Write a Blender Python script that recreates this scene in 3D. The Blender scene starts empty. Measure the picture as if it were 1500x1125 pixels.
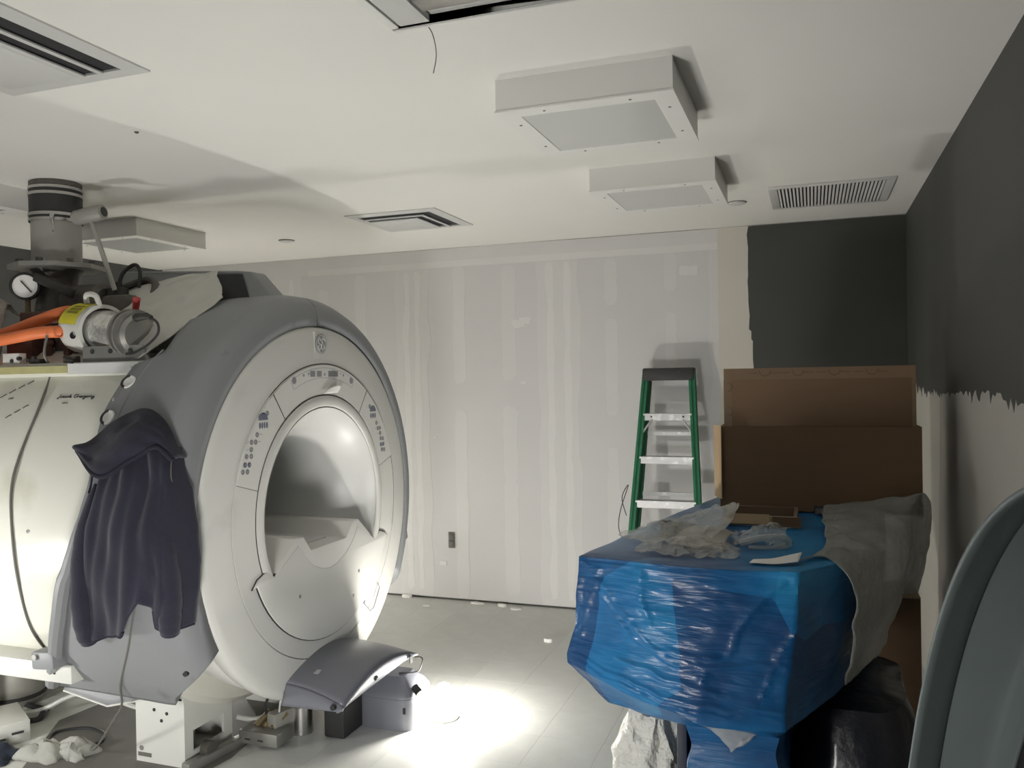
import bpy, bmesh, math, random
from mathutils import Vector, Matrix, noise
random.seed(7); noise.seed_set(7)
sc = bpy.context.scene
COL = sc.collection
# ------------------------------------------------------------------ camera
R_ = ((0.94115341, 0.01389203, 0.33769406), (0.33752066, 0.01342412, -0.94122239), (-0.01760873, 0.99981338, 0.00794531))
cam_d = bpy.data.cameras.new('camera'); cam = bpy.data.objects.new('camera', cam_d); COL.objects.link(cam)
M4 = Matrix([[*R_[0], 0.0], [*R_[1], 0.0], [*R_[2], 1.702], [0, 0, 0, 1]])
cam.matrix_world = M4
cam_d.sensor_width = 36; cam_d.lens = 36 * 1227 / 1500; cam_d.clip_start = .02
sc.camera = cam
# ------------------------------------------------------------------ world and exposure
w = bpy.data.worlds.new('world'); sc.world = w; w.use_nodes = True
bg = w.node_tree.nodes['Background']; bg.inputs[0].default_value = (.80, .88, 1.0, 1); bg.inputs[1].default_value = .16
sc.view_settings.view_transform = 'Standard'; sc.view_settings.look = 'None'
sc.view_settings.exposure = 0.42; sc.view_settings.gamma = 1.0
try: sc.view_settings.use_curve_mapping = False
except Exception: pass
LAMP_FRONT, LAMP_SIDE, LAMP_BACK, LAMP_NEAR = 410.0, 115.0, 480.0, 47.0      # emission of the floor lamps

# ------------------------------------------------------------------ helpers
PI = math.pi
def lin(c):
    c = c / 255.0
    return c / 12.92 if c <= .04045 else ((c + .055) / 1.055) ** 2.4
def srgb(r, g, b): return (lin(r), lin(g), lin(b))
def mat(name, col, rough=.5, metal=0.0, var=.06, vscale=6.0, bump=0.0, bscale=60.0, stretch=(1, 1, 1), alpha=1.0,
        coat=0.0, spec=.5, dirt=None, dscale=3.0, dthr=.62, transmission=0.0, emit=0.0, sheen=0.0, randobj=0.0):
    m = bpy.data.materials.new(name); m.use_nodes = True
    nt = m.node_tree; N = nt.nodes; L = nt.links; b = N['Principled BSDF']
    tc = N.new('ShaderNodeTexCoord'); mp = N.new('ShaderNodeMapping'); mp.inputs['Scale'].default_value = stretch
    L.new(tc.outputs['Object'], mp.inputs['Vector'])
    nz = N.new('ShaderNodeTexNoise'); nz.inputs['Scale'].default_value = vscale; nz.inputs['Detail'].default_value = 5
    L.new(mp.outputs[0], nz.inputs['Vector'])
    mx = N.new('ShaderNodeMix'); mx.data_type = 'RGBA'
    mx.inputs['A'].default_value = (*[max(0, x * (1 - var)) for x in col], 1)
    mx.inputs['B'].default_value = (*[min(1, x * (1 + var)) for x in col], 1)
    L.new(nz.outputs['Fac'], mx.inputs['Factor'])
    out = mx.outputs['Result']
    if dirt is not None:
        n2 = N.new('ShaderNodeTexNoise'); n2.inputs['Scale'].default_value = dscale; n2.inputs['Detail'].default_value = 8
        L.new(tc.outputs['Object'], n2.inputs['Vector'])
        mr = N.new('ShaderNodeMapRange'); mr.inputs['From Min'].default_value = dthr; mr.inputs['From Max'].default_value = dthr + .1
        L.new(n2.outputs['Fac'], mr.inputs['Value'])
        m2 = N.new('ShaderNodeMix'); m2.data_type = 'RGBA'; m2.inputs['B'].default_value = (*dirt, 1)
        L.new(mr.outputs[0], m2.inputs['Factor']); L.new(out, m2.inputs['A']); out = m2.outputs['Result']
    if randobj:
        oi = N.new('ShaderNodeObjectInfo'); hs = N.new('ShaderNodeHueSaturation')
        mr = N.new('ShaderNodeMapRange'); mr.inputs['To Min'].default_value = 1 - randobj; mr.inputs['To Max'].default_value = 1 + randobj
        L.new(oi.outputs['Random'], mr.inputs['Value']); L.new(mr.outputs[0], hs.inputs['Value']); L.new(out, hs.inputs['Color']); out = hs.outputs['Color']
    L.new(out, b.inputs['Base Color'])
    b.inputs['Roughness'].default_value = rough; b.inputs['Metallic'].default_value = metal
    b.inputs['Alpha'].default_value = alpha; b.inputs['Coat Weight'].default_value = coat; b.inputs['Coat Roughness'].default_value = .12
    b.inputs['Specular IOR Level'].default_value = spec; b.inputs['Transmission Weight'].default_value = transmission
    b.inputs['Sheen Weight'].default_value = sheen
    if emit:
        b.inputs['Emission Color'].default_value = (*col, 1); b.inputs['Emission Strength'].default_value = emit
    if bump:
        n3 = N.new('ShaderNodeTexNoise'); n3.inputs['Scale'].default_value = bscale; n3.inputs['Detail'].default_value = 6
        L.new(mp.outputs[0], n3.inputs['Vector'])
        bp = N.new('ShaderNodeBump'); bp.inputs['Strength'].default_value = bump; bp.inputs['Distance'].default_value = .02
        L.new(n3.outputs['Fac'], bp.inputs['Height']); L.new(bp.outputs[0], b.inputs['Normal'])
    return m

def cr(P, t):
    n = len(P) - 1
    i = min(int(t * n), n - 1); f = t * n - i
    p0, p1, p2, p3 = P[max(i - 1, 0)], P[i], P[i + 1], P[min(i + 2, n)]
    return .5 * ((2 * p1) + (p2 - p0) * f + (2 * p0 - 5 * p1 + 4 * p2 - p3) * f * f + (3 * p1 - p0 - 3 * p2 + p3) * f ** 3)
def smooth(path, n):
    P = [Vector(p) for p in path]
    return [cr(P, k / n) for k in range(n + 1)]

class MB:
    def __init__(s): s.bm = bmesh.new()
    def face(s, vs):
        try: return s.bm.faces.new(vs)
        except ValueError: return None
    def box(s, c, size, rot=None, taper=1.0):
        hx, hy, hz = [d / 2 for d in size]; c = Vector(c)
        vs = []
        for z in (-1, 1):
            k = taper if z > 0 else 1
            for x, y in ((-1, -1), (1, -1), (1, 1), (-1, 1)):
                v = Vector((x * hx * k, y * hy * k, z * hz))
                if rot is not None: v = rot @ v
                vs.append(s.bm.verts.new(c + v))
        for f in ((3, 2, 1, 0), (4, 5, 6, 7), (0, 1, 5, 4), (1, 2, 6, 5), (2, 3, 7, 6), (3, 0, 4, 7)): s.face([vs[i] for i in f])
        return s
    def bx(s, x0, x1, y0, y1, z0, z1): return s.box(((x0 + x1) / 2, (y0 + y1) / 2, (z0 + z1) / 2), (x1 - x0, y1 - y0, z1 - z0))
    def prism(s, pts, a0, a1, axis='x'):
        def mk(p, a):
            if axis == 'x': return (a, p[0], p[1])
            if axis == 'y': return (p[0], a, p[1])
            return (p[0], p[1], a)
        A = [s.bm.verts.new(mk(p, a0)) for p in pts]; B = [s.bm.verts.new(mk(p, a1)) for p in pts]
        s.face(A); s.face(B[::-1]); n = len(pts)
        for i in range(n): s.face([A[i], A[(i + 1) % n], B[(i + 1) % n], B[i]])
        return s
    def tube(s, path, r, seg=8, closed=False, cap=True):
        P = [Vector(p) for p in path]; n = len(P); rr = r if isinstance(r, (list, tuple)) else [r] * n
        rings = []; up = None
        for i in range(n):
            a = P[i - 1] if (i or closed) else P[0]; b = P[(i + 1) % n] if (i < n - 1 or closed) else P[-1]
            t = (b - a)
            t = t.normalized() if t.length > 1e-9 else Vector((0, 0, 1))
            if up is None: up = Vector((0, 0, 1)) if abs(t.z) < .9 else Vector((1, 0, 0))
            u = up - t * up.dot(t)
            if u.length < 1e-5: u = t.orthogonal()
            u.normalize(); up = u; v = t.cross(u)
            rings.append([s.bm.verts.new(P[i] + (u * math.cos(2 * PI * k / seg) + v * math.sin(2 * PI * k / seg)) * rr[i]) for k in range(seg)])
        m = n if closed else n - 1
        for i in range(m):
            A, B = rings[i], rings[(i + 1) % n]
            for k in range(seg): s.face([A[k], A[(k + 1) % seg], B[(k + 1) % seg], B[k]])
        if cap and not closed: s.face(rings[0][::-1]); s.face(rings[-1])
        return s
    def lathe(s, prof, axis='x', c=(0, 0, 0), seg=48, a0=0.0, a1=360.0, cap=False, rot=None):
        # prof: (along axis, radius).  axis x: angle 0 at -Y, 90 at +Z
        c = Vector(c); full = abs(a1 - a0 - 360) < 1e-6; n = seg if full else seg + 1; cols = []
        for k in range(n):
            a = math.radians(a0 + (a1 - a0) * k / seg); ring = []
            for (t, r) in prof:
                if axis == 'x': v = Vector((t, -r * math.cos(a), r * math.sin(a)))
                elif axis == 'y': v = Vector((r * math.cos(a), t, r * math.sin(a)))
                else: v = Vector((r * math.cos(a), r * math.sin(a), t))
                if rot is not None: v = rot @ v
                ring.append(s.bm.verts.new(c + v))
            cols.append(ring)
        for k in range(n if full else n - 1):
            A, B = cols[k], cols[(k + 1) % n]
            for i in range(len(prof) - 1): s.face([A[i], A[i + 1], B[i + 1], B[i]])
        if cap and full:
            s.face([cl[0] for cl in cols]); s.face([cl[-1] for cl in cols][::-1])
        return s
    def grid(s, f, nu, nv):
        V = [[s.bm.verts.new(f(i / nu, j / nv)) for j in range(nv + 1)] for i in range(nu + 1)]
        for i in range(nu):
            for j in range(nv): s.face([V[i][j], V[i + 1][j], V[i + 1][j + 1], V[i][j + 1]])
        return s
    def surf(s, rows, nu, nv, amp=0.0, scale=8.0, seed=0.0):
        RW = [[Vector(p) for p in r] for r in rows]
        def f(u, v):
            q = cr([cr(r, v) for r in RW], u)
            if amp:
                n = noise.noise_vector(q * scale + Vector((seed, seed * 1.7, -seed)))
                n2 = noise.noise_vector(q * scale * 2.7 + Vector((-seed, seed, seed)))
                q = q + n * amp + n2 * amp * .45
            return q
        return s.grid(f, nu, nv)
    def hull(s, pts):
        vs = [s.bm.verts.new(p) for p in pts]; bmesh.ops.convex_hull(s.bm, input=vs); return s
    def build(s, name, m, parent=None, bevel=0.0, bseg=2, sharp=35, solid=0.0, recalc=True, sub=0):
        bm = s.bm
        bmesh.ops.remove_doubles(bm, verts=bm.verts, dist=1e-6)
        if recalc: bmesh.ops.recalc_face_normals(bm, faces=bm.faces)
        if bevel:
            es = [e for e in bm.edges if len(e.link_faces) == 2 and e.calc_face_angle(0) > .5]
            bmesh.ops.bevel(bm, geom=es, offset=bevel, segments=bseg, affect='EDGES', profile=.5, clamp_overlap=True)
        me = bpy.data.meshes.new(name); bm.to_mesh(me); bm.free()
        me.polygons.foreach_set('use_smooth', [True] * len(me.polygons))
        me.set_sharp_from_angle(angle=math.radians(sharp))
        me.materials.append(m)
        o = bpy.data.objects.new(name, me); COL.objects.link(o)
        if parent is not None:
            o.parent = parent; o.matrix_parent_inverse = Matrix.Translation(parent.location).inverted() if parent.type == 'EMPTY' else Matrix.Identity(4)
        if solid:
            md = o.modifiers.new('thickness', 'SOLIDIFY'); md.thickness = solid; md.offset = 0
        if sub:
            md = o.modifiers.new('sub', 'SUBSURF'); md.levels = sub; md.render_levels = sub
        return o
def tag(o, label, cat, group=None):
    o['label'] = label; o['category'] = cat
    if group: o['group'] = group
    return o
def thing(name, label, cat, loc=(0, 0, 0), group=None):
    o = bpy.data.objects.new(name, None); COL.objects.link(o); o.location = loc; o.empty_display_size = .1
    return tag(o, label, cat, group)
def struct(o): o['kind'] = 'structure'; return o
def rotz(a): return Matrix.Rotation(math.radians(a), 3, 'Z')
def eul(x, y, z): return (Matrix.Rotation(math.radians(z), 3, 'Z') @ Matrix.Rotation(math.radians(y), 3, 'Y') @ Matrix.Rotation(math.radians(x), 3, 'X'))
def wob(a, b, n, amp, seed):
    # wobbly line from a to b (2d)
    out = []
    for k in range(n + 1):
        t = k / n; x = a[0] + (b[0] - a[0]) * t; y = a[1] + (b[1] - a[1]) * t
        dx, dy = b[1] - a[1], -(b[0] - a[0]); l = math.hypot(dx, dy) or 1
        q = (noise.noise(Vector((seed, t * n * .37, 0))) + .5 * noise.noise(Vector((seed, t * n * .9, 5)))) * amp
        out.append((x + dx / l * q, y + dy / l * q))
    return out

# ------------------------------------------------------------------ materials
M = {}
M['ceil'] = mat('ceiling_paint', (.83, .815, .77), .9, var=.03, vscale=1.5, bump=.04, bscale=120)
M['board'] = mat('drywall_board', (.65, .64, .635), .9, var=.03, vscale=3)
M['mudthin'] = mat('joint_compound_thin', (.685, .675, .665), .9, var=.03, vscale=6)
M['mud'] = mat('joint_compound', (.73, .72, .705), .9, var=.04, vscale=8, bump=.05, bscale=40)
M['cream'] = mat('cream_primer', (.66, .625, .555), .85, var=.04, vscale=4)
M['wallbase'] = mat('wall_shadow_gap', (.10, .10, .09), .9)
M['rwall'] = mat('pale_wall_paint', (.48, .465, .42), .8, var=.05, vscale=2)
M['rpatch'] = mat('grey_wall_patch', (.37, .355, .32), .8, var=.12, vscale=2)
M['dark'] = mat('dark_grey_paint', (.056, .058, .052), .6, var=.12, vscale=2.5)
M['darkl'] = mat('charcoal_wall_paint', (.085, .085, .082), .6, var=.08, vscale=2)
M['tile'] = mat('vinyl_tile', (.62, .625, .59), .42, var=.10, vscale=9, bump=.02, bscale=30, randobj=.035, dirt=(.40, .40, .37), dscale=14, dthr=.66)
M['floorbase'] = mat('floor_joint', (.33, .33, .31), .6, var=.08)
M['white'] = mat('white_plastic', (.67, .662, .622), .42, var=.03, vscale=3, dirt=(.58, .57, .53), dscale=2.3, dthr=.66)
M['whitem'] = mat('white_enamel', (.64, .64, .60), .38, var=.03, vscale=4, dirt=(.30, .29, .26), dscale=17, dthr=.74)
M['cryo'] = mat('white_painted_steel', (.70, .695, .62), .3, var=.03, vscale=2, dirt=(.60, .59, .5), dscale=2, dthr=.66)
M['liner'] = mat('bore_plastic', (.62, .62, .60), .38, var=.03, vscale=4)
M['shroud'] = mat('grey_plastic_cover', (.235, .243, .250), .5, var=.05, vscale=2.5, dirt=(.18, .185, .19), dscale=5, dthr=.68)
M['dock'] = mat('blue_grey_plastic', (.165, .170, .195), .38, var=.04, vscale=4)
M['gap'] = mat('dark_gap', (.03, .03, .03), .8)
M['black'] = mat('black_rubber', (.02, .02, .02), .6)
M['vdark'] = mat('dark_mesh', (.022, .023, .025), .7, var=.3, vscale=90)
M['icon'] = mat('grey_print', (.25, .25, .26), .5)
M['iconb'] = mat('blue_print', (.15, .155, .21), .5)
M['iconl'] = mat('light_print', (.40, .40, .41), .5)
M['paper'] = mat('white_paper', (.80, .79, .76), .8, var=.03)
M['steel'] = mat('brushed_steel', (.55, .54, .52), .28, 1.0, var=.12, vscale=12, stretch=(1, 1, 6))
M['foil'] = mat('silver_foil', (.82, .81, .77), .24, .75, var=.2, vscale=14, bump=1.0, bscale=11)
M['dsteel'] = mat('dull_steel', (.30, .295, .27), .45, .6, var=.15, vscale=10)
M['pipe'] = mat('grey_pipe', (.33, .325, .29), .5, .2, var=.05, vscale=4)
M['pipeblk'] = mat('black_coupler', (.03, .03, .029), .55)
M['brass'] = mat('dirty_brass', (.22, .17, .09), .5, .5, var=.3, vscale=20)
M['castm'] = mat('cast_metal', (.12, .11, .095), .6, .3, var=.3, vscale=25, bump=.2, bscale=40)
M['darkcast'] = mat('dark_valve_metal', (.05, .048, .043), .6, .3, var=.3, vscale=30)
M['orange'] = mat('orange_hose', (.78, .20, .065), .55, var=.10, vscale=12)
M['yellow'] = mat('yellow_label', (.62, .55, .03), .6, var=.05)
M['ylab'] = mat('label_print', (.28, .25, .02), .6)
M['red'] = mat('red_cap', (.45, .04, .04), .5)
M['rust'] = mat('rusty_fitting', (.12, .06, .045), .7, var=.35, vscale=30)
M['film'] = mat('white_film', (.55, .54, .49), .5, var=.08, vscale=7, bump=.18, bscale=9)
M['navy'] = mat('navy_fleece', (.017, .017, .032), .95, var=.25, vscale=60, bump=.25, bscale=300, sheen=.15)
M['navyr'] = mat('navy_ribbing', (.016, .016, .030), .95, var=.25, vscale=60, bump=.3, bscale=200)
M['cable'] = mat('grey_cable', (.14, .135, .12), .6)
M['cablew'] = mat('white_cable', (.60, .60, .57), .5)
M['cabled'] = mat('dark_cable', (.03, .03, .032), .6)
M['green'] = mat('green_fibreglass', (.012, .15, .065), .5, var=.15, vscale=10, dirt=(.45, .5, .46), dscale=30, dthr=.71)
M['lblack'] = mat('ladder_black_plastic', (.035, .035, .034), .6, dirt=(.6, .6, .58), dscale=28, dthr=.68)
M['alu'] = mat('paint_spattered_aluminium', (.56, .56, .55), .45, .35, var=.12, vscale=20, dirt=(.75, .75, .73), dscale=18, dthr=.58)
M['card'] = mat('brown_cardboard', (.17, .105, .058), .85, var=.08, vscale=5, stretch=(1, 1, 7))
M['cardt'] = mat('tan_cardboard', (.47, .34, .20), .85, var=.08, vscale=5)
M['tape'] = mat('packing_tape', (.20, .132, .078), .3, var=.06)
M['cprint'] = mat('tape_print', (.13, .085, .05), .6)
M['fix'] = mat('fixture_white', (.80, .795, .755), .55, var=.02)
M['lens'] = mat('frosted_lens', (.60, .61, .585), .25, var=.03, vscale=4, coat=.3)
M['vent'] = mat('vent_white', (.63, .63, .61), .45, var=.03)
M['plate'] = mat('dark_plate_and_shade', (.15, .145, .13), .6, var=.2, vscale=5, dirt=(.20, .19, .17), dscale=5, dthr=.6)
M['rag'] = mat('dirty_white_rag', (.38, .38, .345), .9, var=.15, vscale=12, bump=.3, bscale=40)
M['ink'] = mat('marker_ink', (.05, .05, .05), .7)
M['plug'] = mat('outlet_grey', (.13, .125, .11), .6)
M['greycover'] = mat('slate_grey_cover', (.17, .203, .205), .55, var=.05, vscale=3)
M['greyback'] = mat('dull_cover_backing', (.030, .034, .031), .8)
M['bubble'] = mat('bubble_wrap', (.80, .79, .73), .3, var=.08, vscale=30, bump=.8, bscale=55, alpha=.93)
M['foamw'] = mat('translucent_grey_wrap', (.40, .405, .375), .38, var=.25, vscale=9, bump=.9, bscale=45, alpha=.66, coat=.4)
M['bag'] = mat('clear_plastic_bag', (.62, .62, .58), .18, var=.12, vscale=14, bump=.8, bscale=16, alpha=.44, coat=.5)
M['kraft'] = mat('kraft_paper', (.42, .40, .36), .8, var=.06)

# blue wrapping film: two layers of blue seen through each other (broad tone patches), tight shiny creases
def blue_mat(name, a, b, c):
    m = bpy.data.materials.new(name); m.use_nodes = True; nt = m.node_tree; N = nt.nodes; L = nt.links; P = N['Principled BSDF']
    tc = N.new('ShaderNodeTexCoord')
    v = N.new('ShaderNodeTexVoronoi'); v.inputs['Scale'].default_value = 2.1; v.feature = 'F1'; v.inputs['Randomness'].default_value = .9
    nz = N.new('ShaderNodeTexNoise'); nz.inputs['Scale'].default_value = 2.4; nz.inputs['Detail'].default_value = 4
    L.new(tc.outputs['Object'], nz.inputs['Vector']); L.new(tc.outputs['Object'], v.inputs['Vector'])
    rp = N.new('ShaderNodeValToRGB'); e = rp.color_ramp.elements
    e[0].position = .36; e[0].color = (*a, 1); e[1].position = .66; e[1].color = (*c, 1); x = e.new(.52); x.color = (*b, 1)
    ad = N.new('ShaderNodeMix'); ad.data_type = 'FLOAT'; ad.inputs['Factor'].default_value = .25
    L.new(nz.outputs['Fac'], ad.inputs['A']); L.new(v.outputs['Color'], ad.inputs['B'])
    L.new(ad.outputs['Result'], rp.inputs['Fac']); L.new(rp.outputs['Color'], P.inputs['Base Color'])
    P.inputs['Roughness'].default_value = .42; P.inputs['Specular IOR Level'].default_value = .3; P.inputs['Coat Weight'].default_value = .28; P.inputs['Coat Roughness'].default_value = .10
    mp = N.new('ShaderNodeMapping'); mp.inputs['Scale'].default_value = (3.0, 3.0, 22.0); mp.inputs['Rotation'].default_value = (0, .16, 0)
    L.new(tc.outputs['Object'], mp.inputs['Vector'])
    n3 = N.new('ShaderNodeTexNoise'); n3.inputs['Scale'].default_value = 2.2; n3.inputs['Detail'].default_value = 7; n3.inputs['Distortion'].default_value = .6
    L.new(mp.outputs[0], n3.inputs['Vector'])
    bp = N.new('ShaderNodeBump'); bp.inputs['Strength'].default_value = .30; bp.inputs['Distance'].default_value = .02
    L.new(n3.outputs['Fac'], bp.inputs['Height']); L.new(bp.outputs[0], P.inputs['Normal']); L.new(bp.outputs[0], P.inputs['Coat Normal'])
    return m
M['blue'] = blue_mat('blue_stretch_film', (.005, .052, .16), (.009, .13, .33), (.018, .22, .46))
M['bluedk'] = mat('dark_blue_board', (.012, .018, .035), .6, var=.2)
M['blkwrap'] = mat('black_plastic_wrap', (.010, .012, .018), .4, var=.3, vscale=8, bump=.5, bscale=14, coat=.3)

# ------------------------------------------------------------------ the room
XL, XR, YB, H = -5.40, .575, 5.886, 2.70
fl = struct(MB().bx(XL - .1, XR + .1, -1.2, YB + .12, -.12, -.0025).build('floor', M['floorbase']))
tsz = .3048
tm = None
for ix in range(-15, 6):
    for iy in range(-4, 6):
        x0 = -1.237 + ix * tsz; y0 = 4.368 + iy * tsz
        if x0 < XL or x0 + .1 > XR or y0 > YB - .05: continue
        if tm is None:
            b = MB(); b.bx(.0005, tsz - .0005, .0005, tsz - .0005, -.0025, 0)
            o = b.build('tile', M['tile'], fl); tm = o.data
        else:
            o = bpy.data.objects.new('tile', tm); COL.objects.link(o); o.parent = fl
        o.location = (x0, y0, 0)
# near part of the same vinyl floor, below the picture
fn = MB().bx(XL, XR, -1.2, 4.368 - 4 * tsz - .001, -.0025, 0).build('near_flooring', M['tile'], fl)
fn2 = MB().bx(XL, -1.237 - 14 * tsz + .2, 4.368 - 4 * tsz, YB, -.0024, -.0004).build('edge_flooring', M['tile'], fl)

ce = struct(MB().bx(XL - .1, XR + .1, -1.2, YB + .12, H, H + .12).build('ceiling', M['ceil']))
wb = struct(MB().bx(XL - .1, XR + .1, YB + .014, YB + .12, 0, H).build('wall_back', M['wallbase']))
wr = struct(MB().bx(XR, XR + .12, -1.2, YB + .014, 0, H).build('wall_right', M['rwall']))
wl = struct(MB().bx(XL - .12, XL, -1.2, YB + .014, 0, H).build('wall_left', M['darkl']))
struct(MB().bx(-1.45, XR + .12, -1.32, -1.2, 0, H).build('wall_front_light_block', M['rwall']))  # unseen part wall, added to keep world light off the right side
# drywall sheets
edges = [XL, -5.35, -4.14, -2.93, -1.72, -.51, XR]
for a, b in zip(edges[1:-1], edges[2:]):
    MB().bx(a + .001, b - .001, YB, YB + .014, .014, H - .002).build('drywall_sheet', M['board'], wb, bevel=.001, bseg=1)
NS = [0]
def strip(name, m, x0, x1, z0, z1, layer=1, amp=.02, seed=0.0, n=26, round_=True):
    L_ = wob((x0, z0), (x0, z1), n, amp, seed); R__ = wob((x1, z1), (x1, z0), n, amp, seed + 9.1)
    if round_ and (x1 - x0) < .25:
        t = [((x0 + x1) / 2 - (x1 - x0) * .3, z1 + .04), ((x0 + x1) / 2 + (x1 - x0) * .3, z1 + .03)]
        bt = [((x0 + x1) / 2 + (x1 - x0) * .3, z0 - .03), ((x0 + x1) / 2 - (x1 - x0) * .3, z0 - .04)]
    else: t = wob((x0, z1), (x1, z1), 6, amp, seed + 3)[1:-1]; bt = wob((x1, z0), (x0, z0), 6, amp, seed + 4)[1:-1]
    pts = L_ + t + R__ + bt
    pts = [(min(max(x, XL + .02), XR - .001), min(max(z, .016), H - .001)) for x, z in pts]
    NS[0] += 1
    return MB().prism(pts, YB - .0006 * layer - .0004 - NS[0] * .00001, YB + .002 + NS[0] * .0001, 'y').build(name, m, wb)
k = 0
for (x0, x1) in ((-4.30, -3.93), (-3.07, -2.79), (-1.90, -1.58), (-.66, -.36)):     # taped joints, feathered
    k += 1
    strip('joint_compound', M['mudthin'], x0, x1, .02, H - .002, 1, .03, k * 3.1)
    strip('joint_compound', M['mud'], x0 + .07, x0 + .12, .1, 2.5, 2, .02, k * 5.3)
    strip('joint_compound', M['mud'], x1 - .12, x1 - .07, .1, 2.5, 2, .02, k * 7.3)
strip('joint_compound', M['mudthin'], -5.3, -.38, 2.56, H - .002, 3, .02, 41.0, 30, False)
strip('joint_compound', M['mud'], -3.86, -.55, 2.555, 2.60, 4, .012, 45.0, 40, False)
for (x, wd, spans) in ((-2.53, .10, ((1.70, 2.52), (.05, 1.42))), (-2.13, .11, ((1.72, 2.5), (.95, 1.45), (.1, .9))), (-1.35, .09, ((2.24, 2.5), (1.45, 2.07), (.35, 1.15))),
                       (-.925, .08, ((2.32, 2.52), (1.78, 2.1))), (-3.38, .10, ((1.9, 2.5), (.5, 1.6))), (-3.72, .09, ((1.9, 2.4),))):
    for (z0, z1) in spans:
        k += 1; strip('joint_compound', M['mudthin'], x - wd / 2, x + wd / 2, z0, z1, 1, .012, k * 2.7, 14)
for (x, z, s) in ((-2.05, 2.1, .05), (-2.0, 2.12, .045), (-2.02, 1.66, .02), (-.80, 2.42, .06), (-2.98, .30, .03), (-2.7, .28, .03), (-2.75, 1.25, .012)):
    k += 1; strip('joint_compound', M['mud'], x - s, x + s, z - s * .55, z + s * .55, 5, min(.015, s * .3), k * 1.9, 6, False)
# primed strip next to the dark paint and the dark paint itself
strip('cream_primer', M['cream'], -.60, -.37, .02, H - .002, 6, .012, 77.0, 30, False)
pts = [(-.395, H - .006)] + wob((-.402, 2.64), (-.398, 2.0), 14, .008, 3.3) + [(-.385, 1.985), (-.385, 1.93)] + wob((-.375, 1.92), (-.365, 1.0), 14, .006, 6.3) + [(XR, 1.0), (XR, H - .006)]
MB().prism(pts, YB - .0060, YB + .001, 'y').build('dark_paint', M['dark'], wb)
# right wall paint: ragged brushed lower edge (Y,Z)
pts = [(-1.2, H - .002), (YB + .0, H - .002), (YB + .0, 1.68)]
y = 5.85; r2 = random.Random(5)
while y > -1.2:
    base = 1.595 + (.02 if y > 4.6 else 0) + .02 * math.sin(y * 2.3)
    if r2.random() < .14: base -= .035
    pts.append((y, base + r2.uniform(-.016, .014))); y -= r2.uniform(.015, .05)
pts.append((-1.2, 1.6))
MB().prism(pts, XR - .0012, XR + .001, 'x').build('dark_paint', M['dark'], wr)
pts = wob((4.46, 1.64), (4.70, .0), 16, .03, 8.8) + [(1.0, 0), (1.0, 1.64)]
MB().prism(pts, XR - .0006, XR + .001, 'x').build('grey_patch', M['rpatch'], wr)
pts = wob((3.2, 1.64), (3.2, .0), 16, .05, 18.8) + [(1.0, 0), (1.0, 1.64)]

# ------------------------------------------------------------------ ceiling fixtures
def light_box(x0, y0, label, w_=.592, d_=.607, drop=.11):
    t = thing('ceiling_light', label, 'light', (x0 + w_ / 2, y0 + d_ / 2, H), 'square ceiling light boxes')
    x1, y1, zb = x0 + w_, y0 + d_, H - drop; b = MB()
    b.bx(x0, x1, y0, y0 + .006, zb + .004, H); b.bx(x0, x1, y1 - .006, y1, zb + .004, H); b.bx(x0, x0 + .006, y0 + .006, y1 - .006, zb + .004, H); b.bx(x1 - .006, x1, y0 + .006, y1 - .006, zb + .004, H)
    b.build('housing', M['fix'], t)
    f = MB(); e = .068
    f.bx(x0 - .003, x1 + .003, y0 - .003, y0 + e, zb, zb + .006); f.bx(x0 - .003, x1 + .003, y1 - e, y1 + .003, zb, zb + .006)
    f.bx(x0 - .003, x0 + e, y0 + e, y1 - e, zb, zb + .006); f.bx(x1 - e, x1 + .003, y0 + e, y1 - e, zb, zb + .006)
    fo = f.build('door_frame', M['fix'], t)
    MB().bx(x0 + e, x1 - e, y0 + e, y1 - e, zb + .002, zb + .007).build('lens', M['lens'], t)
    for (sx, sy) in ((.035, .16), (.035, .45), (w_ - .035, .16), (w_ - .035, .45), (.16, .035), (.45, .035), (.16, d_ - .035), (.45, d_ - .035)):
        MB().lathe([(zb - .002, 0), (zb - .002, .005), (zb + .001, .005)], 'z', (x0 + sx, y0 + sy, 0), 8).build('screw', M['dsteel'], fo)
    return t
light_box(-.99, 2.644, 'large white ceiling light box nearest the camera, at the upper right')
light_box(-1.0, 3.945, 'white ceiling light box second from the camera, beside the slotted grille')
light_box(-4.385, 3.97, 'white ceiling light box above the scanner, right of the pipe')
light_box(-4.345, 2.60, 'white ceiling light box cut off by the left picture edge behind the pipe')
# open light housing (no lens) cut by the top edge
t = thing('ceiling_light', 'open ceiling light housing without cover at the top picture edge', 'light', (-.78, 1.81, H))
b = MB(); x0, x1, y0, y1 = -1.085, -.475, 1.5, 2.11
b.bx(x0, x1, y1 - .025, y1, H - .03, H); b.bx(x0, x1, y0, y0 + .025, H - .03, H); b.bx(x0, x0 + .025, y0 + .025, y1 - .025, H - .03, H); b.bx(x1 - .025, x1, y0 + .025, y1 - .025, H - .03, H)
b.build('rim', M['fix'], t, bevel=.003)
MB().bx(x0 + .025, x1 - .025, y0 + .025, y1 - .025, H - .006, H - .001).build('pan', M['vent'], t)
b = MB(); b.bx(x0 + .03, x0 + .12, y0 + .03, y1 - .03, H - .028, H - .007); b.build('end_plate', M['vent'], t, bevel=.003)
for yy in (1.62, 1.80, 1.98): MB().bx(x0 + .13, x1 - .03, yy - .035, yy + .035, H - .03, H - .012).build('reflector', M['steel'], t, bevel=.004)
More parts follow.
